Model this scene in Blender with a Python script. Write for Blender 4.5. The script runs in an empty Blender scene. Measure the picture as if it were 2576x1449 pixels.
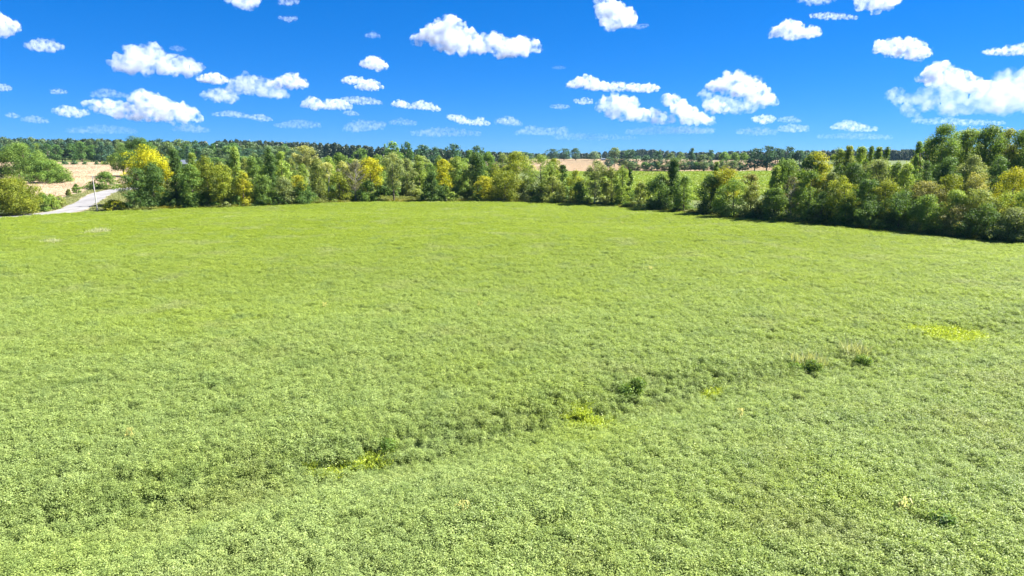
import bpy, bmesh, math, random
import numpy as np
from mathutils import Vector, noise as mnoise

# ------------------------------------------------------------------ camera, sky, sun, exposure
sc = bpy.context.scene
COL = sc.collection
CAM_H, PITCH, FPX = 17.0, math.radians(10.9), 683.0
cam = bpy.data.cameras.new('camera'); cam.sensor_width = 36; cam.lens = 24.01
cam.clip_start = 0.5; cam.clip_end = 60000
camo = bpy.data.objects.new('camera', cam); COL.objects.link(camo)
camo.location = (0, 0, CAM_H); camo.rotation_euler = (math.pi/2 - PITCH, 0, 0)
sc.camera = camo

SUN_EL, SUN_AZ = math.radians(49), math.radians(76)      # azimuth from +Y towards +X
w = bpy.data.worlds.new('World'); sc.world = w; w.use_nodes = True
wn = w.node_tree; wn.nodes.clear()
sky = wn.nodes.new('ShaderNodeTexSky'); sky.sky_type = 'NISHITA'; sky.sun_disc = False
sky.sun_elevation = SUN_EL; sky.sun_rotation = SUN_AZ
sky.air_density = 1.0; sky.dust_density = 0.0; sky.ozone_density = 6.0; sky.altitude = 3000
hs = wn.nodes.new('ShaderNodeHueSaturation'); hs.inputs['Saturation'].default_value = 1.125
hs.inputs['Value'].default_value = 1.0
bgn = wn.nodes.new('ShaderNodeBackground'); bgn.inputs['Strength'].default_value = 0.05
wo = wn.nodes.new('ShaderNodeOutputWorld')
tint = wn.nodes.new('ShaderNodeMix'); tint.data_type = 'RGBA'; tint.blend_type = 'MULTIPLY'; tint.inputs['Factor'].default_value = 1
tint.inputs['B'].default_value = (.375, .69, 1.21, 1)   # the deep polarised blue of the photo's sky, the same all round
gam = wn.nodes.new('ShaderNodeGamma'); gam.inputs['Gamma'].default_value = .7
wn.links.new(sky.outputs[0], gam.inputs['Color']); wn.links.new(gam.outputs[0], tint.inputs['A']); wn.links.new(tint.outputs['Result'], hs.inputs['Color']); wn.links.new(hs.outputs[0], bgn.inputs['Color'])
wn.links.new(bgn.outputs[0], wo.inputs['Surface'])
sd = Vector((math.sin(SUN_AZ)*math.cos(SUN_EL), math.cos(SUN_AZ)*math.cos(SUN_EL), math.sin(SUN_EL)))
sl = bpy.data.lights.new('sun', 'SUN'); sl.energy = 5.0; sl.angle = math.radians(0.5); sl.color = (1, 0.95, 0.86)
so = bpy.data.objects.new('sun', sl); COL.objects.link(so); so.location = (300, 200, 400)
so.rotation_euler = sd.to_track_quat('Z', 'Y').to_euler()
vs = sc.view_settings; vs.view_transform = 'Standard'; vs.look = 'None'; vs.gamma = 1
vs.exposure = 2.18; vs.use_curve_mapping = False
cy = sc.cycles
cy.use_denoising = True
cy.max_bounces = 16; cy.diffuse_bounces = 3; cy.glossy_bounces = 1; cy.transmission_bounces = 3
cy.transparent_max_bounces = 8; cy.volume_bounces = 5

# ------------------------------------------------------------------ helpers
RNG = np.random.default_rng(7)
random.seed(7)
VS = 1024/2576.0                                        # photo reading scale -> picture pixels

def tag(o, label=None, cat=None, group=None, kind=None):
    if label: o['label'] = label
    if cat: o['category'] = cat
    if group: o['group'] = group
    if kind: o['kind'] = kind
    return o

def smooth(a, b, x):
    t = np.clip((np.asarray(x, float)-a)/(b-a), 0, 1); return t*t*(3-2*t)

_wv = [(RNG.uniform(0, 2*math.pi), RNG.uniform(0, 2*math.pi), f, a) for f, a in
       [(0.02, 1.0), (0.031, .9), (0.047, .8), (0.08, .6), (0.13, .5), (0.21, .4), (0.37, .35), (0.6, .3), (0.9, .25)] for _ in range(3)]
def wavy(x, y, lo=0, hi=9, seed=0.0):
    s = 0; n = 0
    for k, (th, ph, f, a) in enumerate(_wv):
        if lo*3 <= k < hi*3:
            s = s + a*np.sin((x*math.cos(th)+y*math.sin(th))*f*6.283*.5 + ph + seed*(k+1)); n += a*a*.5
    return s/math.sqrt(n)

CP, SP = math.cos(PITCH), math.sin(PITCH)
def raydir(vx, vy):
    u = (vx*VS-512)/FPX; v = (288-vy*VS)/FPX
    return u, CP+v*SP, -SP+v*CP
SW = []
for vx_, vy_ in [(-100, 1345), (130, 1318), (430, 1272), (700, 1205), (930, 1160), (1130, 1118), (1300, 1085), (1480, 1052), (1600, 1016), (1790, 985), (2020, 952), (2180, 932), (2420, 860), (2700, 815)]:
    u_, dy_, dz_ = raydir(vx_, vy_); t_ = -(CAM_H+.2)/dz_; SW.append((u_*t_, dy_*t_))
SW = np.array(SW)
def swale(x, y):
    yy = np.interp(x, SW[:, 0], SW[:, 1])
    d = (y-yy); d = np.where(d > 0, d/2.5, d/5.0)
    return np.exp(-d*d)*(.25+.75*smooth(-38, -12, x))*(1-.5*smooth(8, 22, x))*(1-smooth(60, 80, x))

def gz(x, y):
    x = np.asarray(x, float); y = np.asarray(y, float)
    r = np.hypot(x, y); az = np.degrees(np.arctan2(x, np.maximum(y, 1e-6)))
    L = np.interp(r, [0, 230, 300, 450, 620, 1000, 1600, 9000], [0, 0, 1.2, 5.2, 9.8, 14, 17, 17])
    R = np.interp(r, [0, 300, 650, 1300, 2500, 9000], [0, 0, 2.5, 10, 12.5, 13])
    wl = 1-smooth(-20, 6, az)
    z = R+(L-R)*wl
    z = z + 0.22*wavy(x, y, 0, 3, 2.1)*smooth(20, 60, r)
    return z - 1.35*swale(x, y)

_T = np.concatenate([np.arange(15, 400, .25), np.arange(400, 1200, 1.0), np.arange(1200, 9000, 8.0)])
def at(vx, vy, lift=0.0):
    """ground point seen in that direction"""
    u, dy, dz = raydir(vx, vy)
    x, y, z = _T*u, _T*dy, CAM_H+_T*dz
    h = np.nonzero(z < gz(x, y)+lift)[0]
    i = h[0] if len(h) else len(_T)-1
    return np.array([x[i], y[i], float(gz(x[i], y[i]))])
def at_depth(vx, Y):
    u, dy, dz = raydir(vx, 480)
    x = u/dy*Y
    return np.array([x, Y, float(gz(x, Y))])
def top_z(vy, Y, x=0):
    u, dy, dz = raydir(1288, vy)
    return CAM_H + dz/dy*Y
def width_m(dv, Y): return dv*VS/FPX*Y*1.0

# ---- materials
def mat(name):
    m = bpy.data.materials.new(name); m.use_nodes = True
    nt = m.node_tree; b = nt.nodes['Principled BSDF']
    return m, nt, b
def N(nt, t, **kw):
    n = nt.nodes.new(t)
    for k, v in kw.items(): setattr(n, k, v)
    return n
def ramp(nt, stops):
    r = N(nt, 'ShaderNodeValToRGB'); e = r.color_ramp.elements
    while len(e) < len(stops): e.new(.5)
    for i, (p, c) in enumerate(stops): e[i].position = p; e[i].color = (*c, 1)
    return r

def noisy(name, stops, scale, rough=.9, detail=6, scale2=None, stretch=None, bump=0):
    m, nt, b = mat(name)
    g = N(nt, 'ShaderNodeNewGeometry'); n = N(nt, 'ShaderNodeTexNoise')
    n.inputs['Scale'].default_value = scale; n.inputs['Detail'].default_value = detail; n.inputs['Roughness'].default_value = .65
    src = g.outputs['Position']
    if stretch:
        mp = N(nt, 'ShaderNodeMapping'); mp.inputs['Scale'].default_value = stretch[:3]
        mp.inputs['Rotation'].default_value = (0, 0, stretch[3] if len(stretch) > 3 else 0)
        nt.links.new(src, mp.inputs['Vector']); src = mp.outputs[0]
    nt.links.new(src, n.inputs['Vector'])
    r = ramp(nt, stops); nt.links.new(n.outputs['Fac'], r.inputs['Fac'])
    nt.links.new(r.outputs[0], b.inputs['Base Color']); b.inputs['Roughness'].default_value = rough
    b.inputs['Specular IOR Level'].default_value = .2
    if bump:
        bp = N(nt, 'ShaderNodeBump'); bp.inputs['Strength'].default_value = bump; bp.inputs['Distance'].default_value = .1
        nt.links.new(n.outputs['Fac'], bp.inputs['Height']); nt.links.new(bp.outputs[0], b.inputs['Normal'])
    return m

def leaf_mat(name, color=None, trans=.35, rough=.45, spec=.4, mottles=None, spread=.5, tcol=(1.15, 1.1, .45), hue=(.485, .52), far=None):
    """leaf: own colour (the object's colour unless given) varied leaf by leaf through the 'tone' attribute"""
    m, nt, b = mat(name)
    if color is None:
        oi = N(nt, 'ShaderNodeObjectInfo'); base = oi.outputs['Color']
    else:
        rg = N(nt, 'ShaderNodeRGB'); rg.outputs[0].default_value = (*color, 1); base = rg.outputs[0]
    if far:                                             # pale near sheen and backlit far yellow painted into the leaf colour
        g0 = N(nt, 'ShaderNodeNewGeometry'); sx = N(nt, 'ShaderNodeSeparateXYZ'); nt.links.new(g0.outputs['Position'], sx.inputs[0])
        m0 = N(nt, 'ShaderNodeMapRange'); m0.inputs['From Min'].default_value = 35; m0.inputs['From Max'].default_value = 150
        nt.links.new(sx.outputs['Y'], m0.inputs['Value']); x0_ = N(nt, 'ShaderNodeMix', data_type='RGBA')
        nt.links.new(m0.outputs[0], x0_.inputs['Factor']); nt.links.new(base, x0_.inputs['A']); x0_.inputs['B'].default_value = (*far, 1); base = x0_.outputs['Result']
    if mottles:                                         # patches of stronger or weaker plants
        g = N(nt, 'ShaderNodeNewGeometry')
        for sc_, c2, lo, hi in mottles:
            nz = N(nt, 'ShaderNodeTexNoise'); nz.inputs['Scale'].default_value = sc_; nz.inputs['Detail'].default_value = 4
            nt.links.new(g.outputs['Position'], nz.inputs['Vector'])
            mr = N(nt, 'ShaderNodeMapRange'); mr.inputs['From Min'].default_value = lo; mr.inputs['From Max'].default_value = hi
            nt.links.new(nz.outputs['Fac'], mr.inputs['Value'])
            mx = N(nt, 'ShaderNodeMix', data_type='RGBA')
            nt.links.new(mr.outputs[0], mx.inputs['Factor']); nt.links.new(base, mx.inputs['A'])
            mx.inputs['B'].default_value = (*c2, 1); base = mx.outputs['Result']
    at_ = N(nt, 'ShaderNodeAttribute', attribute_name='tone')
    hsv = N(nt, 'ShaderNodeHueSaturation')
    mh = N(nt, 'ShaderNodeMapRange'); mh.inputs['To Min'].default_value, mh.inputs['To Max'].default_value = hue
    mv = N(nt, 'ShaderNodeMapRange'); mv.inputs['To Min'].default_value = 1+spread; mv.inputs['To Max'].default_value = 1-spread
    nt.links.new(at_.outputs['Fac'], mh.inputs['Value']); nt.links.new(at_.outputs['Fac'], mv.inputs['Value'])
    nt.links.new(mh.outputs[0], hsv.inputs['Hue']); nt.links.new(mv.outputs[0], hsv.inputs['Value'])
    nt.links.new(base, hsv.inputs['Color'])
    nt.links.new(hsv.outputs[0], b.inputs['Base Color'])
    b.inputs['Roughness'].default_value = rough; b.inputs['Specular IOR Level'].default_value = spec
    tr = N(nt, 'ShaderNodeBsdfTranslucent'); mu = N(nt, 'ShaderNodeMix', data_type='RGBA', blend_type='MULTIPLY')
    mu.inputs['Factor'].default_value = 1; nt.links.new(hsv.outputs[0], mu.inputs['A']); mu.inputs['B'].default_value = (*tcol, 1)
    nt.links.new(mu.outputs['Result'], tr.inputs['Color'])
    ms = N(nt, 'ShaderNodeMixShader'); ms.inputs[0].default_value = trans
    nt.links.new(b.outputs[0], ms.inputs[1]); nt.links.new(tr.outputs[0], ms.inputs[2])
    nt.links.new(ms.outputs[0], nt.nodes['Material Output'].inputs['Surface'])
    return m

M = {}
M['ground'] = noisy('ground_grass', [(.3, (.045, .06, .018)), (.5, (.07, .095, .022)), (.7, (.12, .13, .03))], .06, detail=10)
M['soil'] = noisy('soil', [(.3, (.07, .10, .03)), (.7, (.105, .14, .045))], 2.0)
M['tan'] = noisy('dry_crop_ground', [(.3, (.43, .34, .245)), (.7, (.52, .42, .315))], .25)
M['road'] = noisy('worn_asphalt', [(.3, (.13, .128, .13)), (.5, (.175, .172, .175)), (.75, (.23, .226, .228))], .35, detail=8, stretch=(1, .25, 1, .45))
M['gravel'] = noisy('gravel_shoulder', [(.3, (.16, .145, .09)), (.7, (.25, .22, .14))], 1.2)
M['bark'] = noisy('bark', [(.3, (.07, .055, .045)), (.7, (.16, .13, .105))], 3, stretch=(1, 1, .2))
M['pale_bark'] = noisy('pale_bark', [(.3, (.26, .23, .2)), (.7, (.48, .44, .4))], 3, stretch=(1, 1, .2))
M['grey_bark'] = noisy('grey_bark', [(.3, (.14, .125, .115)), (.7, (.27, .245, .225))], 3, stretch=(1, 1, .2))
M['pole'] = noisy('weathered_wood', [(.3, (.30, .285, .265)), (.7, (.42, .40, .375))], 4, stretch=(1, 1, .1))
M['steel'] = noisy('weathered_steel', [(.3, (.10, .10, .11)), (.7, (.17, .17, .18))], 2, rough=.6)
M['post'] = noisy('dark_wood_post', [(.3, (.08, .075, .07)), (.7, (.15, .14, .13))], 2)
M['roof_metal'] = noisy('metal_roof', [(.3, (.085, .10, .13)), (.7, (.11, .125, .155))], .5, rough=.4)
M['white_wall'] = noisy('white_siding', [(.3, (.35, .35, .35)), (.7, (.45, .45, .45))], .8)
M['red_wall'] = noisy('barn_boards', [(.3, (.16, .14, .12)), (.7, (.24, .21, .18))], .8)
M['dark_glass'], _nt, _b = mat('window_glass'); _b.inputs['Base Color'].default_value = (.03, .035, .04, 1); _b.inputs['Roughness'].default_value = .1
M['leaf'] = leaf_mat('tree_leaf', trans=.42, rough=.55, spec=.15, spread=.5, hue=(.485, .545))
M['soy'] = leaf_mat('soybean_leaf', (.262, .338, .112), trans=.45, rough=.5, spec=.24, spread=.40, tcol=(1.1, 1.1, .7), far=(.232, .302, .036),
                    mottles=[(.035, (.255, .325, .055), .48, .72), (.11, (.265, .315, .11), .54, .72), (.30, (.195, .27, .085), .54, .75)])
M['soy_far'] = leaf_mat('far_crop_leaf', (.22, .31, .03), trans=.3, spread=.3, mottles=[(.02, (.22, .27, .035), .45, .7)])
M['grass_yel'] = leaf_mat('yellow_grass_blade', (.335, .42, .075), trans=.45, spread=.35)
M['grass_pale'] = leaf_mat('pale_grass_blade', (.42, .45, .24), trans=.3, spread=.35)
M['verge'] = leaf_mat('verge_grass_blade', (.24, .26, .10), trans=.3, spread=.35, mottles=[(.07, (.36, .32, .17), .5, .7)])
M['weed'] = leaf_mat('edge_weed_leaf', (.15, .18, .03), trans=.35, spread=.45, mottles=[(.08, (.24, .23, .025), .5, .68), (.05, (.10, .13, .035), .5, .7)])
M['drycrop'] = leaf_mat('dry_crop_leaf', (.50, .41, .295), trans=.2, rough=.7, spec=.2, spread=.3, tcol=(1, .9, .7), mottles=[(.02, (.43, .34, .24), .5, .7)])

# ---- meshes
def mesh_from(name, V, F, material=None, tone=None, smooth_=False):
    """V (n,3), F (m,k) all faces the same size"""
    me = bpy.data.meshes.new(name)
    V = np.ascontiguousarray(V, np.float32); F = np.ascontiguousarray(F, np.int32)
    m, k = F.shape
    me.vertices.add(len(V)); me.vertices.foreach_set('co', V.ravel())
    me.loops.add(m*k); me.loops.foreach_set('vertex_index', F.ravel())
    me.polygons.add(m); me.polygons.foreach_set('loop_start', np.arange(0, m*k, k, dtype=np.int32))
    me.update(calc_edges=True)
    if tone is not None:
        a = me.attributes.new('tone', 'FLOAT', 'FACE'); a.data.foreach_set('value', np.ascontiguousarray(tone, np.float32))
    if material: me.materials.append(material)
    if smooth_: me.polygons.foreach_set('use_smooth', np.ones(m, bool))
    return me
def obj(name, me, parent=None, loc=None):
    o = bpy.data.objects.new(name, me); COL.objects.link(o)
    if parent: o.parent = parent
    if loc is not None: o.location = [float(c) for c in loc]
    return o
def unit(v): return v/np.maximum(np.linalg.norm(v, axis=1, keepdims=True), 1e-9)

def leaves(rng, P, Nn, size, aspect=.62):
    """rhombic leaf faces at P with normals Nn"""
    n = len(P)
    t = unit(np.cross(Nn, unit(rng.normal(size=(n, 3))))); b = np.cross(Nn, t)
    s = (size*np.ones(n)*rng.uniform(.6, 1.35, n))[:, None]
    a, c = t*s*.5, b*s*.5*aspect
    bend = Nn*s*.10
    V = np.stack([P+a-bend, P+c+bend*.6, P-a-bend, P-c+bend*.6], 1).reshape(-1, 3)
    return V, np.arange(4*n).reshape(n, 4)

def tube(path, radii, k=6):
    path = np.asarray(path, float); n = len(path)
    V = []
    for i in range(n):
        d = path[min(i+1, n-1)]-path[max(i-1, 0)]; d = d/np.linalg.norm(d)
        a = np.cross(d, (0.3, 0.9, 0.1) if abs(d[2]) > .8 else (0, 0, 1)); a /= np.linalg.norm(a); b = np.cross(d, a)
        for j in range(k):
            q = 2*math.pi*j/k; V.append(path[i]+radii[i]*(a*math.cos(q)+b*math.sin(q)))
    F = [(i*k+j, i*k+(j+1) % k, (i+1)*k+(j+1) % k, (i+1)*k+j) for i in range(n-1) for j in range(k)]
    V += [path[-1]]*1
    F += [((n-1)*k+j, (n-1)*k+(j+1) % k, len(V)-1, len(V)-1) for j in range(0)]
    return np.array(V), np.array(F)
def join(parts):
    Vs, Fs, o = [], [], 0
    for V, F in parts: Vs.append(V); Fs.append(F+o); o += len(V)
    return np.concatenate(Vs), np.concatenate(Fs)

PROFILE = {
    'round': lambda s: np.sqrt(np.clip(1-(2*s-.9)**2/1.21, 0.02, 1)),
    'oval': lambda s: np.clip(np.sin(math.pi*np.clip(s*.9+.08, 0, 1)), .05, 1)**.7,
    'cone': lambda s: np.clip(1.02-s, .04, 1)**.75*np.clip(.55+s*4, 0, 1),
    'spire': lambda s: np.clip(1.03-s, .05, 1)**.9*np.clip(.7+s*3, 0, 1),
    'vase': lambda s: np.clip(.35+.75*s, 0, 1)*np.sqrt(np.clip(1.03-s**4, .02, 1)),
    'dome': lambda s: np.sqrt(np.clip(1-s**2, .03, 1)),
}
def crown_mesh(rng, H, W, shape, z0, leaf, cover=1.5, name='crown', ragged=.42, gap=0.0, dens=1.0):
    """clumps of leaves spread through the volume of a crown from z0 to H"""
    h = H-z0; prof = PROFILE[shape]
    rc = max(.55, min(.17*W, .16*h+.3))
    low = z0 <= .065*H
    K = int(np.clip(2.2*W*h/(rc*rc)*(.78 if low else .62)*dens, 20, 200))
    s = rng.uniform(0, 1, K)**(1.2 if low else .85)
    ang = rng.uniform(0, 2*math.pi, K)
    lob = 1+ragged*np.sin(ang*2+rng.uniform(0, 6))*rng.uniform(.3, 1)+ragged*.6*np.sin(ang*3+s*7+rng.uniform(0, 6))
    pr = prof(s)
    if low and shape in ('round', 'oval'): pr = np.maximum(pr, .82*(1-smooth(.35, .8, s)))
    rad = pr*np.maximum(W*.5-rc*.6, .2)*lob*np.sqrt(rng.uniform(.18, 1, K))
    C = np.stack([np.cos(ang)*rad, np.sin(ang)*rad, z0+rc*.5+s*(h-rc*1.1)], 1)
    C[0] = (0, 0, H-rc*.75)
    R = rc*rng.uniform(.55, 1.3, K)
    out = rng.uniform(size=K) < .33; out[0] = False                  # sprays that break the outline
    C[out, :2] *= rng.uniform(1.05, 1.42, (out.sum(), 1)); C[out, 2] += rng.uniform(-.2, .5, out.sum())*rc; R[out] *= .55
    if gap: keep = rng.uniform(size=K) > gap; keep[0] = True; C, R = C[keep], R[keep]
    nk = np.maximum(12, (cover*4*math.pi*R*R*.62/(leaf*leaf*.5)*.42).astype(int))
    idx = np.repeat(np.arange(len(C)), nk); n = len(idx)
    d = unit(rng.normal(size=(n, 3))+np.array([0, 0, .25]))
    rr = R[idx]*rng.uniform(.45, 1.08, n)
    P = C[idx]+d*rr[:, None]*np.array([1, 1, .78])
    P[:, 2] = np.maximum(P[:, 2], .1)
    nn = unit(d+rng.normal(size=(n, 3))*.55+np.array([0, 0, .25]))
    V, F = leaves(rng, P, nn, leaf)
    tone = np.clip(rng.uniform(0, 1, n)*.6+rng.uniform(0, 1, len(C))[idx]*.4, 0, 1)
    return mesh_from(name, V, F, M['leaf'], tone), C
def trunk_mesh(rng, H, W, z0, C, material, limbs=6, thick=None, name='trunk'):
    r0 = thick or max(.12, .019*H)
    zt = H*.8; x = rng.normal(0, .02*H, 5); y = rng.normal(0, .02*H, 5); x[0] = y[0] = 0
    zz = np.linspace(-.3, zt, 5)
    path = np.stack([np.cumsum(x)*.5, np.cumsum(y)*.5, zz], 1)
    parts = [tube(path, np.linspace(1.15, .25, 5)*r0)]
    if len(C):
        for c in C[rng.permutation(len(C))[:limbs]]:
            zb = max(.15*H, min(c[2]-.25*W, zt*.9)); zb = max(zb, .4)
            p0 = np.array([np.interp(zb, zz, path[:, k]) for k in range(3)]); p0[2] = zb
            mid = p0*.5+c*.5+np.array([0, 0, -.04*H])
            parts.append(tube([p0, mid, c], [r0*.45, r0*.3, r0*.1], 4))
    V, F = join(parts)
    return mesh_from(name, V, F, material)

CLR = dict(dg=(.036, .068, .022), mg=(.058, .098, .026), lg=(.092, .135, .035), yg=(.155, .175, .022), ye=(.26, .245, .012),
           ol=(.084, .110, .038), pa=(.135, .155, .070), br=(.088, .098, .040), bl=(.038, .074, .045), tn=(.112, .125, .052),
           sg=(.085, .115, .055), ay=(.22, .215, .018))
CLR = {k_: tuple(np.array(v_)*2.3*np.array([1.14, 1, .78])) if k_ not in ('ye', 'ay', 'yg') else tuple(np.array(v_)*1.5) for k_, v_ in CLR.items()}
def plant(name, pos, H, W, shape, clr, label, cat, group=None, z0f=.12, leaf=.4, cover=1.5, pale=False, ragged=.42, gap=0.0, limbs=6, seed=None, thick=None, dens=1.0):
    rng = np.random.default_rng(seed if seed is not None else RNG.integers(1 << 30))
    e = obj(name, None, None, pos); e.rotation_euler.z = 0
    tag(e, label, cat, group)
    me, C = crown_mesh(rng, H, W, shape, z0f*H, leaf, cover, 'crown', ragged, gap, dens)
    c = obj('crown', me, e); c.color = (*(np.array(CLR[clr])*rng.uniform(.88, 1.12)), 1)
    obj('trunk', trunk_mesh(rng, H, W, z0f*H, C, M['pale_bark'] if pale else M['bark'], limbs, thick), e)
    return e
def copy_plant(src, pos, s, rz, clr, label, group):
    e = src.copy(); COL.objects.link(e); e.location = [float(c) for c in pos]; e.scale = s; e.rotation_euler.z = rz
    tag(e, label, None, group)
    for ch in src.children:
        c = ch.copy(); COL.objects.link(c); c.parent = e
        if c.name.startswith('crown'): c.color = (*clr, 1)
    return e

# ---- many small plants: one object whose points carry instances of a few tiles
def scatter(name, P, size, tiles, label=None, tilt=.12):
    me = bpy.data.meshes.new(name); P = np.ascontiguousarray(P, np.float32)
    me.vertices.add(len(P)); me.vertices.foreach_set('co', P.ravel())
    a = me.attributes.new('size', 'FLOAT_VECTOR', 'POINT')
    size = np.asarray(size, np.float32)
    if size.ndim == 1: size = np.stack([size]*3, 1)
    a.data.foreach_set('vector', np.ascontiguousarray(size).ravel())
    o = obj(name, me); tag(o, label, None, None, 'stuff')
    tc = bpy.data.collections.new(name+'_tiles')
    for t in tiles:
        to = bpy.data.objects.new(name+'_tile', t); tc.objects.link(to)
    ng = bpy.data.node_groups.new(name, 'GeometryNodeTree')
    ng.interface.new_socket('Geometry', in_out='INPUT', socket_type='NodeSocketGeometry')
    ng.interface.new_socket('Geometry', in_out='OUTPUT', socket_type='NodeSocketGeometry')
    gi, go = N(ng, 'NodeGroupInput'), N(ng, 'NodeGroupOutput')
    ci = N(ng, 'GeometryNodeCollectionInfo'); ci.inputs['Collection'].default_value = tc
    ci.inputs['Separate Children'].default_value = True; ci.inputs['Reset Children'].default_value = True
    ip = N(ng, 'GeometryNodeInstanceOnPoints'); ip.inputs['Pick Instance'].default_value = True
    ri = N(ng, 'FunctionNodeRandomValue', data_type='INT')
    ri.inputs[4].default_value = 0; ri.inputs[5].default_value = len(tiles)-1
    rv = N(ng, 'FunctionNodeRandomValue', data_type='FLOAT_VECTOR')
    rv.inputs[0].default_value = (-tilt, -tilt, 0); rv.inputs[1].default_value = (tilt, tilt, 6.283)
    na = N(ng, 'GeometryNodeInputNamedAttribute', data_type='FLOAT_VECTOR'); na.inputs['Name'].default_value = 'size'
    ng.links.new(gi.outputs[0], ip.inputs['Points']); ng.links.new(ci.outputs[0], ip.inputs['Instance'])
    ng.links.new(ri.outputs[2], ip.inputs['Instance Index'])
    ng.links.new(rv.outputs[0], ip.inputs['Rotation']); ng.links.new(na.outputs[0], ip.inputs['Scale'])
    ng.links.new(ip.outputs[0], go.inputs[0])
    md = o.modifiers.new('plants', 'NODES'); md.node_group = ng
    return o

def soy_tile(seed, rad=.62, plants=9, per=66, leaf=.073, h=.8):
    rng = np.random.default_rng(seed); Ps, Ns, Ts = [], [], []
    for p in range(plants):
        q = rng.uniform(0, 6.283); rr = rad*math.sqrt(rng.uniform(0, 1))
        c = np.array([math.cos(q)*rr, math.sin(q)*rr, 0]); ph = h*rng.uniform(.8, 1.1); pr = rng.uniform(.24, .36)
        d = unit(rng.normal(size=(per, 3))*np.array([1, 1, .8])+np.array([0, 0, .75]))
        P = c+d*np.array([pr, pr, ph*.5])*rng.uniform(.6, 1.05, (per, 1))+np.array([0, 0, ph*.5])
        Ps.append(P); Ns.append(unit(rng.normal(size=(per, 3))*.42+d*.35+np.array([.2, .06, .9])))
        Ts.append(np.clip(rng.uniform(0, 1)*.45+rng.uniform(0, 1, per)*.55, 0, 1))
    P = np.concatenate(Ps); P[:, 2] = np.maximum(P[:, 2], .12)
    V, F = leaves(rng, P, np.concatenate(Ns), leaf, .68)
    return mesh_from('soybean_tile', V, F, M['soy'], np.concatenate(Ts))
def blade_tile(seed, rad, n, h, wdt, material, lean=.35, leafy=0, name='grass_tile'):
    rng = np.random.default_rng(seed)
    q = rng.uniform(0, 6.283, n); rr = rad*np.sqrt(rng.uniform(0, 1, n))
    B = np.stack([np.cos(q)*rr, np.sin(q)*rr, np.zeros(n)], 1)
    hh = h*rng.uniform(.45, 1.2, n)
    tip = B+np.stack([rng.normal(0, lean, n)*hh, rng.normal(0, lean, n)*hh, hh], 1)
    a = rng.uniform(0, 6.283, n); sd_ = np.stack([np.cos(a), np.sin(a), np.zeros(n)], 1)*wdt*.5
    mid = (B+tip)*.5+np.array([0, 0, .06*h])
    V = np.stack([B-sd_*.6, mid-sd_, tip, mid+sd_], 1).reshape(-1, 3)
    F = np.arange(4*n).reshape(n, 4); T = rng.uniform(0, 1, n)
    if leafy:
        i = rng.integers(0, n, leafy); f = rng.uniform(.3, 1, (leafy, 1))
        P = B[i]*(1-f)+tip[i]*f+rng.normal(0, wdt*1.2, (leafy, 3))
        P[:, 2] = np.maximum(P[:, 2], .05)
        V2, F2 = leaves(rng, P, unit(rng.normal(size=(leafy, 3))*.7+np.array([0, 0, .7])), wdt*2.2)
        F = np.concatenate([F, F2+len(V)]); V = np.concatenate([V, V2]); T = np.concatenate([T, rng.uniform(0, 1, leafy)])
    return mesh_from(name, V, F, material, T)

def in_poly(x, y, poly):
    c = np.zeros(len(x), bool); n = len(poly)
    for i in range(n):
        x0, y0 = poly[i][:2]; x1, y1 = poly[(i+1) % n][:2]
        m = ((y0 > y) != (y1 > y)); c ^= m & (x < (x1-x0)*(y-y0)/((y1-y0) if y1 != y0 else 1e-9)+x0)
    return c
def grid_in(poly, step, jit=.5):
    poly = np.array([p[:2] for p in poly]); lo, hi = poly.min(0), poly.max(0)
    X, Y = np.meshgrid(np.arange(lo[0], hi[0], step), np.arange(lo[1], hi[1], step))
    x = X.ravel()+RNG.uniform(-jit, jit, X.size)*step; y = Y.ravel()+RNG.uniform(-jit, jit, X.size)*step
    m = in_poly(x, y, poly); return x[m], y[m]
def sheet(name, poly, step, lift, material, kind='structure', label=None):
    """a patch of ground that follows the terrain"""
    poly = np.array([p[:2] for p in poly]); lo, hi = poly.min(0)-step, poly.max(0)+step
    bm = bmesh.new(); vs_ = [bm.verts.new((p[0], p[1], 0)) for p in poly]; bm.faces.new(vs_)
    for ax in (0, 1):
        k = math.ceil(lo[ax]/step)*step
        while k < hi[ax]:
            co = [0, 0, 0]; co[ax] = k; no = [0, 0, 0]; no[ax] = 1
            bmesh.ops.bisect_plane(bm, geom=bm.verts[:]+bm.edges[:]+bm.faces[:], plane_co=co, plane_no=no); k += step
    bmesh.ops.triangulate(bm, faces=bm.faces[:])
    for v in bm.verts: v.co.z = float(gz(v.co.x, v.co.y))+lift
    for f in bm.faces:
        if f.normal.z < 0: f.normal_flip()
    bm.normal_update()
    for f in bm.faces:
        if f.normal.z < 0: f.normal_flip()
    me = bpy.data.meshes.new(name); bm.to_mesh(me); bm.free(); me.materials.append(material)
    return tag(obj(name, me), label, None, None, kind)

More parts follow.
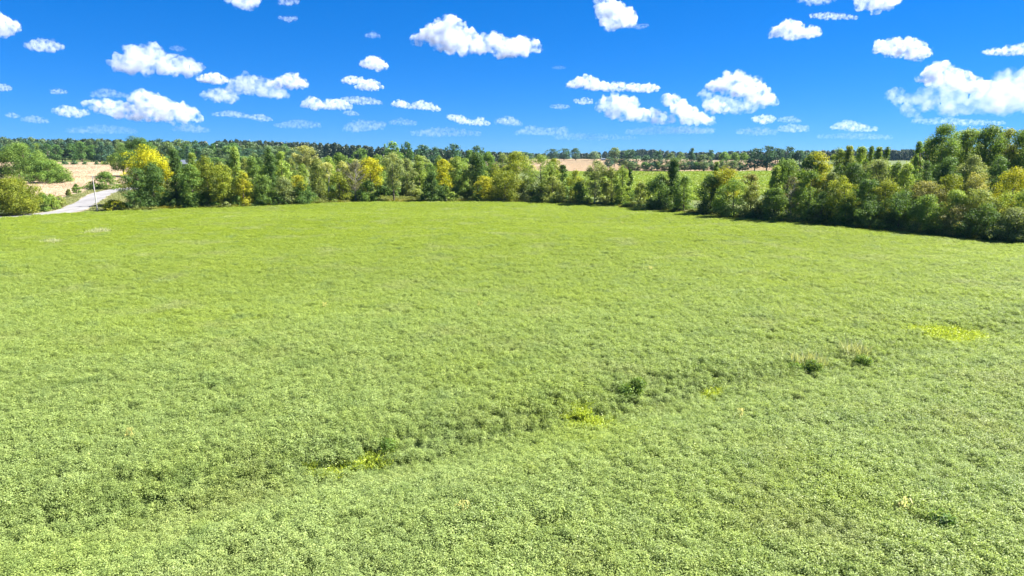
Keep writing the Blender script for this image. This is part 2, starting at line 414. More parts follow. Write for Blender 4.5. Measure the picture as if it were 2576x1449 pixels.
# ------------------------------------------------------------------ terrain
def polar_ground():
    r = np.concatenate([np.arange(4, 300, 4.0), np.arange(300, 1000, 15.0), np.geomspace(1000, 3850, 24)])
    a = np.linspace(0, 2*math.pi, 361)[:-1]
    Rr, A = np.meshgrid(r, a, indexing='ij'); X, Y = Rr*np.sin(A), Rr*np.cos(A)
    V = np.stack([X.ravel(), Y.ravel(), (gz(X, Y)-.02-.9*np.where((Y > 14) & (np.abs(X) < .86*Y), smooth(5, 14, edge_y(X/np.maximum(Y, 1))-Y)*smooth(14, 22, Y), 0)).ravel()], 1); V = np.vstack([V, [[0, 0, -.02]]])
    n, k = Rr.shape; i, j = np.meshgrid(np.arange(n-1), np.arange(k), indexing='ij'); j2 = (j+1) % k
    F = np.stack([i*k+j, i*k+j2, (i+1)*k+j2, (i+1)*k+j], -1).reshape(-1, 4)[:, ::-1]
    me = mesh_from('ground', V, F, M['ground'], smooth_=True)
    return tag(obj('ground', me), kind='structure')

EDGE_V = [(-260, 566), (-120, 555), (0, 546), (140, 536), (244, 530), (430, 523), (560, 521), (690, 515), (860, 508), (975, 506), (1075, 506),
          (1300, 507), (1400, 509), (1500, 515), (1700, 531), (1845, 546), (2043, 562), (2219, 576), (2351, 590), (2576, 609), (2800, 630)]
EDGE = np.array([at(x, y, .8) for x, y in EDGE_V]); EDGE_U = EDGE[:, 0]/EDGE[:, 1]
def edge_y(u): return np.interp(u, EDGE_U, EDGE[:, 1])
def edge_pos(vx, off):
    u, dy, dz = raydir(vx, 500); u = u/dy
    Y = float(edge_y(u))+off
    return np.array([u*Y, Y, float(gz(u*Y, Y))])

polar_ground()
fld = [(-26, 12), (26, 12)] + [tuple(p[:2]) for p in EDGE[::-1]]
us_ = np.linspace(-.9, .9, 260); fs_ = np.linspace(0, 1, 190)**1.7
Us, Fs_ = np.meshgrid(us_, fs_, indexing='ij'); Ys = 10+(edge_y(Us)-10)*Fs_; Xs = Us*Ys
Vq = np.stack([Xs.ravel(), Ys.ravel(), gz(Xs, Ys).ravel()+.03], 1); i_, j_ = np.meshgrid(np.arange(259), np.arange(189), indexing='ij')
Fq = np.stack([i_*190+j_, (i_+1)*190+j_, (i_+1)*190+j_+1, i_*190+j_+1], -1).reshape(-1, 4)
tag(obj('soybean_field_soil', mesh_from('soybean_field_soil', Vq, Fq, M['soil'], smooth_=True)), kind='structure')

# clearings in the crop (yellow grass), as ellipses on the ground
def gp(vx, vy): return at(vx, vy, .3)[:2]
CLEAR = []
def clearing(vx, vy, wv, hv):
    c = gp(vx, vy); a = np.linalg.norm(gp(vx+wv/2, vy)-gp(vx-wv/2, vy))/2; b = abs(gp(vx, vy-hv/2)[1]-gp(vx, vy+hv/2)[1])/2
    CLEAR.append((c[0], c[1], max(a, .3), max(b, .3))); return CLEAR[-1]
def hole(vx, vy, wv, hv):
    c = clearing(vx, vy, wv, hv); CLEAR.pop(); return c
GRASS_PATCHES = [
    ((1482, 1062, 112, 64), 'yel', 'patch of bright yellow-green grass beside the tall dark weed in the crop'),
    ((2395, 846, 165, 44), 'yel', 'widest patch of yellow-green grass in the crop, near the right treeline side'),
    ((925, 1164, 100, 44), 'yel', 'small yellow-green grass patch beside the round dark weed clump in the swale'),
    ((1790, 998, 50, 24), 'yel', 'faint small yellow grass patch in the crop beyond the tall dark weed'),
    ((815, 1184, 100, 40), 'yel', 'faded yellow-green grass patch in the swale, left of the round dark weed clump'),
    ((2165, 892, 76, 20), 'pale', 'pale dry grass behind the right one of two dark weed clumps'),
    ((2045, 922, 56, 14), 'pale', 'pale dry grass tips over the left one of two dark weed clumps'),
    ((255, 586, 62, 12), 'pale', 'pale whitish grass streak in the crop below the roadside pole'),
    ((137, 613, 48, 8), 'pale', 'faint pale grass smudge in the crop at far left'),
]
ELL = [(clearing if g[1] == 'yel' else hole)(*g[0]) for g in GRASS_PATCHES]
HOLES = [hole(*g) for g in [(2360, 1338, 60, 22), (2085, 1085, 60, 10), (700, 1192, 50, 10), (1120, 1110, 60, 8), (1050, 1120, 70, 12), (145, 1300, 30, 16), (2350, 815, 70, 8)]]

# ---- the crop
def crop_points():
    xs, ys = [], []
    for y0, y1, st in ((12, 70, .58), (70, 150, .64), (150, 300, .72)):
        u0, u1 = -.87, .87
        X, Y = np.meshgrid(np.arange(u0*y1, u1*y1, st), np.arange(y0, y1, st))
        x = X.ravel()+RNG.uniform(-.5, .5, X.size)*st; y = Y.ravel()+RNG.uniform(-.5, .5, X.size)*st
        m = (np.abs(x) < .84*y+6) & (y < edge_y(x/np.maximum(y, 1)))
        xs.append(x[m]); ys.append(y[m])
    x, y = np.concatenate(xs), np.concatenate(ys)
    keep = np.ones(len(x), bool)
    for (cx, cy_, a, b) in CLEAR:
        d = ((x-cx)/a)**2+((y-cy_)/b)**2
        keep &= d > (.97+.36*wavy(x*3, y*3, 4, 9, 1.3))
    x, y = x[keep], y[keep]
    s = 1+.06*wavy(x, y, 4, 8)+.045*wavy(x*2.2, y*2.2, 5, 9, .7)
    s = s*(1-.12*swale(x, y))
    for (cx, cy_, a, b) in HOLES:
        d = ((x-cx)/a)**2+((y-cy_)/b)**2
        s = s*(1-.28*np.exp(-d*.9)*(1+.5*wavy(x*4, y*4, 5, 9, 2.2)).clip(0, 1.6))
    s *= RNG.uniform(.85, 1.12, len(x))
    wide = np.clip(s, .75, 1.2)
    return np.stack([x, y, gz(x, y)], 1), np.stack([wide, wide, np.clip(s, .5, 1.4)], 1)
P_, S_ = crop_points()
print('crop instances', len(P_))
scatter('soybean_crop', P_, S_, [soy_tile(100+i) for i in range(8)], 'dense pale green soybean crop covering the whole foreground field')

yt = [blade_tile(200+i, (.55), 130, .5, .05, M['grass_yel'], .55, 150, name='yellow_grass_tile') for i in range(3)]
pt = [blade_tile(210+i, (.8), 70, 1.15, .05, M['grass_pale'], name='pale_grass_tile') for i in range(3)]
for (g, kind_, lab), (cx, cy_, a, b) in zip(GRASS_PATCHES, ELL):
    n = int(np.clip(a*b*math.pi*(4.2 if kind_ == 'yel' else (.45 if 'right' in lab or 'left one' in lab else 1.0)), 8, 1500)); q = RNG.uniform(0, 6.283, n); rr = np.sqrt(RNG.uniform(0, 1, n))*1.08 if kind_ == 'yel' else np.abs(RNG.normal(0, .5, n))
    x, y = cx+a*rr*np.cos(q), cy_+b*rr*np.sin(q)
    o = scatter('grass_patch', np.stack([x, y, gz(x, y)+.02], 1), RNG.uniform(.7, 1.25, n), yt if kind_ == 'yel' else pt, lab)
    tag(o, None, 'grass patch')

# ------------------------------------------------------------------ other fields, road, verges
def poly_v(pts): return [at(*p)[:2] for p in pts]
def corn_tile(seed, rad=3.2, n=300, h=1.9, wdt=.16):
    return blade_tile(seed, rad, n, h, wdt, M['drycrop'], .16, 120, 'dry_crop_tile')
ct = [corn_tile(300+i) for i in range(4)]
def tan_field(name, poly, label, h=1.0, step=3.4):
    sheet(name+'_ground', poly, 20, .06, M['tan'])
    x, y = grid_in(poly, step)
    scatter(name, np.stack([x, y, gz(x, y)], 1), np.stack([np.ones(len(x)), np.ones(len(x)), RNG.uniform(.85, 1.1, len(x))*h], 1), ct, label, .02)
tan_field('dry_corn_field', poly_v([(-160, 409), (300, 409), (420, 412), (330, 462), (248, 466), (192, 484), (150, 500), (60, 500), (-160, 500)]),
          'dry tan corn field behind the left roadside trees', .24)
tan_field('far_dry_field', poly_v([(1180, 404), (1330, 402), (1420, 400.5), (1530, 400.5), (1960, 404), (1960, 429), (1395, 429.5), (1200, 428)]),
          'far tan dry field beyond the bright green field', .3, 4.5)
gf = poly_v([(1380, 432), (2080, 432), (2080, 470), (1800, 505), (1560, 505), (1400, 470)])
sheet('green_field_ground', gf, 20, .06, noisy('green_field_soil', [(.3, (.13, .19, .03)), (.7, (.18, .24, .04))], .05))
ft = [blade_tile(320+i, 3.0, 200, .5, .25, M['soy_far'], .5, 420, 'far_crop_tile') for i in range(4)]
x, y = grid_in(gf, 3.2)
scatter('green_field_crop', np.stack([x, y, gz(x, y)], 1), RNG.uniform(.85, 1.15, len(x)), ft, 'bright green crop in the far field behind the right treeline', .02)

# road: worn pale asphalt between gravel shoulders
RC = [at(x, y) for x, y in [(175, 533), (200, 519.5), (224, 506), (252, 489.5), (273, 482.5), (300, 477.5), (335, 473.5), (400, 469)]]
RC = np.array(RC)[:, :2]
e0 = edge_pos(70, 5.2)[:2]; e1 = edge_pos(-60, 4.6)[:2]; e2 = edge_pos(-220, 4.6)[:2]
RC = np.vstack([[e2, e1, e0], RC])
def spline(P, n):
    P = np.asarray(P, float); d = np.r_[0, np.cumsum(np.linalg.norm(np.diff(P, axis=0), axis=1))]
    t = np.linspace(0, d[-1], n); out = np.stack([np.interp(t, d, P[:, k]) for k in range(P.shape[1])], 1)
    for _ in range(10):
        out[1:-1] = .25*out[:-2]+.5*out[1:-1]+.25*out[2:]
    return out
RCS = spline(RC, 70)
def ribbon(name, path, half, lift, material, off=0.0, crown_=.0, across=5):
    t = np.gradient(path, axis=0); t /= np.linalg.norm(t, axis=1, keepdims=True); nrm = np.stack([t[:, 1], -t[:, 0]], 1)
    us = np.linspace(-1, 1, across); V = []
    for i in range(len(path)):
        for u in us:
            p = path[i]+nrm[i]*(off+u*half); V.append((p[0], p[1], float(gz(*p))+lift+crown_*(1-u*u)))
    k = across; F = [(i*k+j, i*k+j+1, (i+1)*k+j+1, (i+1)*k+j) for i in range(len(path)-1) for j in range(k-1)]
    return obj(name, mesh_from(name, np.array(V), np.array(F), material, smooth_=True))
tag(ribbon('road_shoulder', RCS, 4.7, .05, M['gravel']), kind='structure')
tag(ribbon('road', RCS, 3.9, .10, M['road'], 0, .06), kind='structure')

gt = [blade_tile(330+i, 1.0, 150, .35, .09, M['verge'], .5, name='verge_tile') for i in range(4)]
vp = [(-160, 559), (0, 540), (110, 533), (150, 505), (200, 488), (240, 471), (330, 462), (335, 500), (330, 524), (262, 529), (244, 529), (140, 535), (0, 545), (-160, 556)]
x, y = grid_in(poly_v(vp), .95)
dr = np.sqrt(((x[:, None]-RCS[None, :, 0])**2+(y[:, None]-RCS[None, :, 1])**2).min(1))
m = dr > 4.9+.6*RNG.normal(size=len(x)).clip(-1, 1); x, y = x[m], y[m]
scatter('verge_grass', np.stack([x, y, gz(x, y)], 1), RNG.uniform(.6, 1.2, len(x)), gt, 'pale mown grass along both sides of the road')

# weeds and goldenrod between crop and trees
wt = [blade_tile(340+i, 1.1, 60, 1.25, .12, M['weed'], .25, 240, 'weed_tile') for i in range(5)]
xs, ys, ss = [], [], []
for k in range(9000):
    u = RNG.uniform(-.60, .80)
    Y0 = float(edge_y(u)); dd = RNG.uniform(.8, 30 if -.30 < u < -.13 else 14)
    Y = Y0+dd; xx = u*Y
    r2 = ((RCS[:, 0]-xx)**2+(RCS[:, 1]-Y)**2).min()
    if r2 < 64 or (u < -.565): continue
    hgt = .8 if u < .1 else .75
    xs.append(xx); ys.append(Y); ss.append(hgt*RNG.uniform(.55, 1.25))
xs, ys, ss = map(np.array, (xs, ys, ss))
scatter('field_edge_weeds', np.stack([xs, ys, gz(xs, ys)], 1), ss, wt, 'yellow-green goldenrod and weeds along the far field edge')

# ------------------------------------------------------------------ trees near the field (read off the photo in 2576-wide units)
# x0, x1, top, offset behind field edge (m) or ('Y', depth) or ('b', base reading), shape, colour, label, options
T = 'broadleaf_tree'
TREES = [
 # left of the road
 (8, 122, 358, ('b', 456), 'dome', 'mg', 'tall round dark green tree behind the yellow bush at far left', dict(z0f=.02, dens=1.7, ragged=.2)),
 (70, 174, 400, ('b', 461), 'dome', 'mg', 'shorter rounded olive green tree at the edge of the tan corn field', dict(z0f=.01, dens=1.7, ragged=.2)),
 (-20, 98, 444, ('b', 541), 'dome', 'yg', 'yellow-green bushy tree beside the road at left edge', dict(z0f=.01, limbs=4, dens=1.8, ragged=.2)),
 # left treeline
 (286, 345, 384, ('Y', 395), 'oval', 'lg', 'light green tree at left end of the treeline above the guardrail', dict(z0f=.2, dens=1.5)),
 (309, 396, 345, ('Y', 395), 'round', 'dg', 'tall dark green tree rising behind the golden-topped tree', dict(z0f=.15)),
 (326, 424, 369, 13, 'round', 'ye', 'big golden-yellow crowned tree at left end of the treeline', dict(dens=1.3, z0f=.2, leaf=.42)),
 (322, 380, 420, 4, 'oval', 'dg', 'dark vine-covered tree under the golden crown, nearest the road', dict(z0f=.03)),
 (356, 424, 408, 6, 'oval', 'dg', 'dark green leafy tree below the right side of the golden crown', dict(z0f=.03)),
 (424, 470, 374, 8, 'spire', 'dg', 'slim dark pointed tree just right of the golden tree', dict(z0f=.03)),
 (462, 510, 412, 4, 'oval', 'mg', 'rounded mid green tree in front of the slate barn roof', dict(z0f=.03)),
 (476, 506, 385, 16, 'oval', 'lg', 'thin loose-topped tree right of the barn roof', dict(z0f=.2)),
 (498, 546, 392, 8, 'oval', 'yg', 'tall yellow-green oval tree right of the barn roof', dict(z0f=.03)),
 (536, 588, 410, 5, 'round', 'yg', 'broad yellowish-topped tree mid left treeline', dict(z0f=.03)),
 (578, 618, 368, 12, 'spire', 'lg', 'tall pointed light green tree with narrow top mid left treeline', dict(z0f=.05)),
 (596, 634, 432, 2.5, 'dome', 'ay', 'low yellow-green bush-like tree at foot of left treeline', dict(z0f=.02)),
 (614, 664, 392, 7, 'cone', 'mg', 'green conical tree left of the two tall dark pointed trees', dict(z0f=.02)),
 (660, 706, 368, 9, 'spire', 'dg', 'tallest dark pointed tree of the left treeline', dict(z0f=.02)),
 (694, 734, 380, 12, 'oval', 'lg', 'light green tree close right of the tallest dark pointed tree', dict(z0f=.03)),
 (640, 690, 440, 3, 'dome', 'mg', 'low rounded green tree in front of the tallest dark pointed tree', dict(z0f=.02)),
 (690, 738, 446, 3, 'dome', 'sg', 'grey-green rounded tree in front row left of the yellow-topped bush', dict(z0f=.02)),
 # centre
 (742, 800, 366, 60, 'vase', 'pa', 'pale crowned tree with white trunk behind the front row', dict(z0f=.5, pale=True, thick=.3)),
 (728, 774, 438, 5, 'dome', 'ay', 'flat-topped bright yellow-green bush tree in front of the pale trunk', dict(z0f=.3)),
 (738, 786, 458, 3, 'dome', 'dg', 'very dark green rounded bush tree under the yellow-green top', dict(z0f=.02)),
 (784, 826, 408, 16, 'oval', 'ol', 'olive loose tree between the pale trunk and the thin white trunk', dict(z0f=.1)),
 (806, 846, 406, 6, 'vase', 'pa', 'sparse grey-green tree with a thin tall white trunk', dict(z0f=.55, pale=True, gap=.3, thick=.24)),
 (830, 880, 432, 6, 'round', 'yg', 'round yellow-green tree right of the thin white trunk', dict(z0f=.05)),
 (906, 964, 396, 18, 'round', 'ye', 'bright yellow crown behind the bare grey tree', dict(z0f=.3)),
 (900, 948, 452, 3, 'dome', 'mg', 'small green bush tree at foot of the bare grey tree', dict(z0f=.02)),
 (960, 1024, 385, 1.5, 'vase', 'sg', 'lone grey-green tree with bare dark trunk in front of the clearing', dict(z0f=.28, gap=.12, ragged=.15, thick=.32)),
 (1004, 1046, 398, 30, 'oval', 'sg', 'grey-green tree behind the clearing right of the lone tree', dict(z0f=.05)),
 (1036, 1078, 392, 32, 'oval', 'lg', 'light green tree behind the clearing with yellowish leaves', dict(z0f=.05)),
 (1062, 1112, 430, 2.5, 'cone', 'dg', 'dark grey-green leaning cedar at right end of the clearing', dict(z0f=.01)),
 (1096, 1136, 398, 14, 'oval', 'ye', 'bright yellow slender tree right of the clearing', dict(z0f=.1)),
 (1130, 1172, 392, 18, 'oval', 'lg', 'light green tree between yellow tree and dark conical tree', dict(z0f=.05)),
 (1140, 1178, 424, 7, 'round', 'mg', 'mid green round tree left below the dark conical tree', dict(z0f=.05)),
 (1172, 1232, 385, 10, 'cone', 'dg', 'broad dark green conical tree right of the clearing', dict(z0f=.02)),
 (1188, 1246, 441, 3, 'round', 'ay', 'left one of two orange-tinged yellow-green round trees at field edge', dict(z0f=.04)),
 (1238, 1302, 425, 4, 'round', 'yg', 'right one of two yellow-green round trees at field edge', dict(z0f=.03)),
 (1262, 1340, 382, 16, 'round', 'yg', 'left half of the broad yellow-topped crown at the middle', dict(z0f=.15)),
 (1316, 1406, 388, 10, 'round', 'lg', 'broad green tree with visible forked trunk at the middle', dict(z0f=.12, limbs=9)),
 (1372, 1410, 398, 12, 'round', 'yg', 'yellow-green rounded top beside the small dark tree near tan field', dict(z0f=.2)),
 (1400, 1428, 412, 10, 'oval', 'dg', 'small dark tree standing left of the gap to the tan field', dict(z0f=.03)),
 (1360, 1420, 440, 3, 'dome', 'ol', 'olive rounded bush tree in front of the forked-trunk tree', dict(z0f=.02)),
 (1428, 1468, 428, 6, 'round', 'yg', 'low yellow-topped tree in the gap before the tan field', dict(z0f=.05)),
 (1436, 1482, 456, 2, 'dome', 'dg', 'dark green round bush under the low yellow-topped tree', dict(z0f=.02)),
 (1468, 1524, 402, 5, 'oval', 'sg', 'grey-green tree with pale branching trunk right of the tan field gap', dict(z0f=.12, pale=True, limbs=10, gap=.12)),
 (1516, 1556, 418, 7, 'oval', 'ol', 'olive tree next to the pale-branched grey-green tree', dict(z0f=.05)),
 (1546, 1580, 414, 6, 'oval', 'lg', 'light green tree at left edge of the bright far field', dict(z0f=.05)),
 (1572, 1594, 424, 12, 'cone', 'dg', 'tiny dark pointed tree at left edge of the bright far field', dict(z0f=.02)),
 (1592, 1630, 456, 6, 'dome', 'ol', 'olive-brown rounded tree before the bright far field', dict(z0f=.02)),
 # right of the gap
 (1624, 1690, 438, 4, 'round', 'dg', 'dark leafy tree left of the spiky-topped one before the bright field', dict(z0f=.02)),
 (1668, 1718, 398, 7, 'spire', 'dg', 'dark tree with a tall spike top before the bright field', dict(z0f=.02)),
 (1696, 1744, 442, 4, 'round', 'mg', 'green round tree right of the spiky-topped tree', dict(z0f=.02)),
 (1754, 1822, 440, 5, 'round', 'dg', 'dark green large-leaved tree at left of the yellow-crested clump', dict(z0f=.02)),
 (1784, 1812, 406, 10, 'spire', 'mg', 'narrow conifer tip left of the yellow-crested clump', dict(z0f=.02)),
 (1792, 1850, 420, 8, 'round', 'ay', 'yellow crest of the clump before the bright far field', dict(z0f=.3)),
 (1806, 1884, 446, 4, 'round', 'mg', 'large-leaved green tree in the yellow-crested clump', dict(z0f=.02)),
 (1862, 1906, 436, 9, 'vase', 'br', 'brownish thin-leaved tree right of the yellow-crested clump', dict(z0f=.25, gap=.2)),
 (1868, 1912, 462, 4, 'dome', 'ol', 'olive brown low tree below the brownish thin-leaved one', dict(z0f=.02)),
 (1926, 1970, 417, 6, 'cone', 'lg', 'light green pointed tree right of the gap in the right treeline', dict(z0f=.02)),
 (1948, 2012, 401, 12, 'round', 'mg', 'tall rounded green tree behind the dead pinkish tree', dict(z0f=.05)),
 (2004, 2082, 380, 22, 'round', 'ay', 'yellow-topped dome tree rising over the right treeline', dict(z0f=.15)),
 (2006, 2070, 428, 7, 'oval', 'mg', 'mid green tree below the yellow dome in the right treeline', dict(z0f=.02)),
 (2062, 2110, 432, 9, 'oval', 'sg', 'grey-green tree right below the yellow dome', dict(z0f=.02)),
 (2084, 2152, 442, 4, 'round', 'yg', 'rounded yellow-green tree in front of the right treeline', dict(z0f=.03)),
 (2082, 2122, 372, 34, 'oval', 'lg', 'leftmost of the pointed light tops on the right treeline', dict(z0f=.2)),
 (2108, 2144, 366, 34, 'cone', 'yg', 'yellow-green pointed top on the right treeline', dict(z0f=.1)),
 (2134, 2176, 368, 32, 'oval', 'lg', 'light green feathery top on the right treeline', dict(z0f=.15)),
 (2166, 2196, 364, 34, 'spire', 'mg', 'darker conifer tip among the pointed tops of the right treeline', dict(z0f=.05)),
 (2184, 2216, 368, 30, 'cone', 'lg', 'second last pointed light top on the right treeline', dict(z0f=.1)),
 (2206, 2234, 368, 30, 'spire', 'mg', 'rightmost pointed top before the gap with far pines', dict(z0f=.05)),
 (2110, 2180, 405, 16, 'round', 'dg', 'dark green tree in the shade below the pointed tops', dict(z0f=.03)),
 (2170, 2240, 402, 17, 'round', 'sg', 'grey-green broad tree below the rightmost pointed tops', dict(z0f=.03)),
 (2226, 2268, 410, 18, 'oval', 'mg', 'mid green tree under the gap with far pines', dict(z0f=.03)),
 (2150, 2206, 450, 5, 'round', 'dg', 'dark green front tree right of the rounded yellow-green one', dict(z0f=.02)),
 (2200, 2258, 452, 6, 'round', 'yg', 'yellowish front tree left of the slim lone spire', dict(z0f=.02)),
 (2252, 2296, 412, 14, 'oval', 'lg', 'light green tree just left below the slim lone spire', dict(z0f=.03)),
 (2286, 2310, 355, 20, 'oval', 'mg', 'slim lone dark spire tree left of the tall right grove', dict(z0f=.2, ragged=.4)),
 (2300, 2344, 406, 12, 'oval', 'dg', 'dark green tree at foot of the slim lone spire', dict(z0f=.02)),
 # tall grove at right
 (2318, 2402, 310, 42, 'vase', 'mg', 'tallest airy tree, leftmost of the tall grove at right', dict(z0f=.2, ragged=.55, leaf=.34, dens=1.25)),
 (2384, 2450, 318, 46, 'oval', 'lg', 'second tall airy tree of the right grove', dict(z0f=.2, ragged=.55, leaf=.34, dens=1.25)),
 (2430, 2516, 316, 42, 'round', 'mg', 'broad tall tree in the middle of the right grove', dict(z0f=.2, ragged=.55, leaf=.34, dens=1.25)),
 (2492, 2560, 321, 46, 'vase', 'ol', 'olive tall tree right of the middle of the right grove', dict(z0f=.2, ragged=.55, leaf=.34, dens=1.25)),
 (2530, 2630, 315, 40, 'round', 'mg', 'tall tree of the right grove cut by the right picture edge', dict(z0f=.2, ragged=.55, leaf=.34, dens=1.25)),
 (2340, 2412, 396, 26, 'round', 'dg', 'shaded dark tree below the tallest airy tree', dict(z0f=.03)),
 (2404, 2476, 390, 28, 'round', 'sg', 'grey-green tree below the middle of the tall grove', dict(z0f=.03)),
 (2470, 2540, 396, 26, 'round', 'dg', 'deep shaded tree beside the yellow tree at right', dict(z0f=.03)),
 (2508, 2590, 418, 12, 'round', 'ay', 'bright yellow tree at the right picture edge', dict(z0f=.1)),
 (2540, 2640, 470, 6, 'round', 'lg', 'leafy green tree under the bright yellow tree at right edge', dict(z0f=.02)),
 (2356, 2424, 434, 11, 'round', 'yg', 'light yellow-green tree in front of the tall grove', dict(z0f=.05)),
 (2412, 2478, 435, 11, 'vase', 'tn', 'pinkish tan thin-leaved tree in front of the tall grove', dict(z0f=.15, gap=.1)),
 (2284, 2374, 456, 8, 'round', 'br', 'reddish-brown rounded tree in front of the tall grove', dict(z0f=.05)),
 (2232, 2306, 480, 3, 'round', 'dg', 'dark round bush tree at field edge left of the reddish-brown tree', dict(z0f=.02)),
 (2300, 2372, 490, 2.5, 'dome', 'mg', 'green domed bush tree below the reddish-brown tree', dict(z0f=.02)),
 (2366, 2440, 478, 4, 'dome', 'lg', 'light green domed bush tree below the tan thin-leaved tree', dict(z0f=.02)),
 (2424, 2500, 470, 5, 'round', 'ol', 'olive rounded tree between tan tree and yellow right tree', dict(z0f=.02)),
 (2380, 2450, 514, 1.8, 'dome', 'br', 'low brownish shrub tree near the bottom of the right treeline', dict(z0f=.02)),
 (2446, 2530, 512, 2, 'dome', 'dg', 'low dark shrub tree near the right end of the field edge', dict(z0f=.02)),
 (2520, 2610, 520, 2, 'dome', 'sg', 'grey-green shrub tree at right end of the field edge', dict(z0f=.02)),
 (2040, 2100, 482, 3, 'dome', 'dg', 'dark domed bush tree right of the dead pinkish tree', dict(z0f=.02)),
 (2096, 2164, 494, 2.5, 'dome', 'mg', 'mid green domed bush tree below the rounded yellow-green tree', dict(z0f=.02)),
 (2160, 2236, 500, 2.2, 'dome', 'dg', 'dark low bush tree between yellow-green tree and spire', dict(z0f=.02)),
 (1926, 1984, 470, 3, 'dome', 'mg', 'green domed bush tree left of the dead pinkish tree', dict(z0f=.02)),
]
for (x0, x1, top, where, shape, clr, label, kw) in TREES:
    cx = (x0+x1)/2
    if isinstance(where, tuple):
        pos = at(cx, where[1]) if where[0] == 'b' else at_depth(cx, where[1])
    else:
        pos = edge_pos(cx, where)
    Y = pos[1]; H = top_z(top, Y)-pos[2]; W = width_m(x1-x0, Y)*(1.28 if x0 > 200 else 1.1)
    lf = kw.pop('leaf', None) or float(np.clip(Y*.00165, .24, .5))
    nm = 'conifer_tree' if shape in ('cone', 'spire') else ('shrub' if shape == 'dome' and x0 > 200 else T)
    plant(nm, pos, H, W, shape, clr, label, 'shrub' if nm == 'shrub' else 'tree', None, leaf=lf, cover=1.28, **kw)

# bare dead trees
def dead_tree(pos, H, W, seed, label, n=34, r0=.16):
    rng = np.random.default_rng(seed); e = obj('dead_tree', None, None, pos); tag(e, label, 'tree')
    zz = np.linspace(-.2, H*.95, 7); path = np.stack([np.cumsum(rng.normal(0, .02*H, 7)), np.cumsum(rng.normal(0, .02*H, 7)), zz], 1); path[0, :2] = 0
    V, F = tube(path, np.linspace(1, .15, 7)*r0, 6); obj('trunk', mesh_from('trunk', V, F, M['grey_bark']), e)
    parts = []
    for i in range(n):
        zb = H*rng.uniform(.12, .9); p0 = np.array([np.interp(zb, zz, path[:, k]) for k in range(3)])
        q = rng.uniform(0, 6.283); L = W*.5*rng.uniform(.4, 1.1)*(1-.5*zb/H)
        p1 = p0+np.array([math.cos(q)*L*.5, math.sin(q)*L*.5, L*rng.uniform(.2, .5)]); p2 = p0+np.array([math.cos(q)*L, math.sin(q)*L, L*rng.uniform(.4, 1.2)])
        parts.append(tube([p0, p1, p2], [r0*.32, r0*.22, r0*.06], 4))
        for s_ in (-1, 1):
            q2 = q+s_*rng.uniform(.4, .9); p3 = p1+np.array([math.cos(q2), math.sin(q2), .9])*L*.45
            parts.append(tube([p1, (p1+p3)/2+np.array([0, 0, .05]), p3], [r0*.16, r0*.11, r0*.04], 3))
    V, F = join([p for p in parts]); obj('branches', mesh_from('branches', V, F, M['grey_bark']), e)
    me, C = crown_mesh(rng, H*.97, W*.9, 'round', H*.25, .35, .7, 'sparse_leaves', .4, .5)
    c = obj('sparse_leaves', me, e); c.color = (.15, .145, .085, 1)
    return e
p = edge_pos(898, 5); dead_tree(p, top_z(404, p[1])-p[2], width_m(80, p[1]), 5, 'bare grey-pink dead tree left of the lone tree', 60, .2)
p = edge_pos(868, 9); dead_tree(p, top_z(420, p[1])-p[2], width_m(46, p[1]), 8, 'smaller bare grey dead tree behind the round yellow-green tree', 40, .15)
p = edge_pos(1990, 3.2); dead_tree(p, top_z(440, p[1])-p[2], width_m(46, p[1]), 6, 'dead pinkish tree with pale trunk in the right treeline', 44, .17)

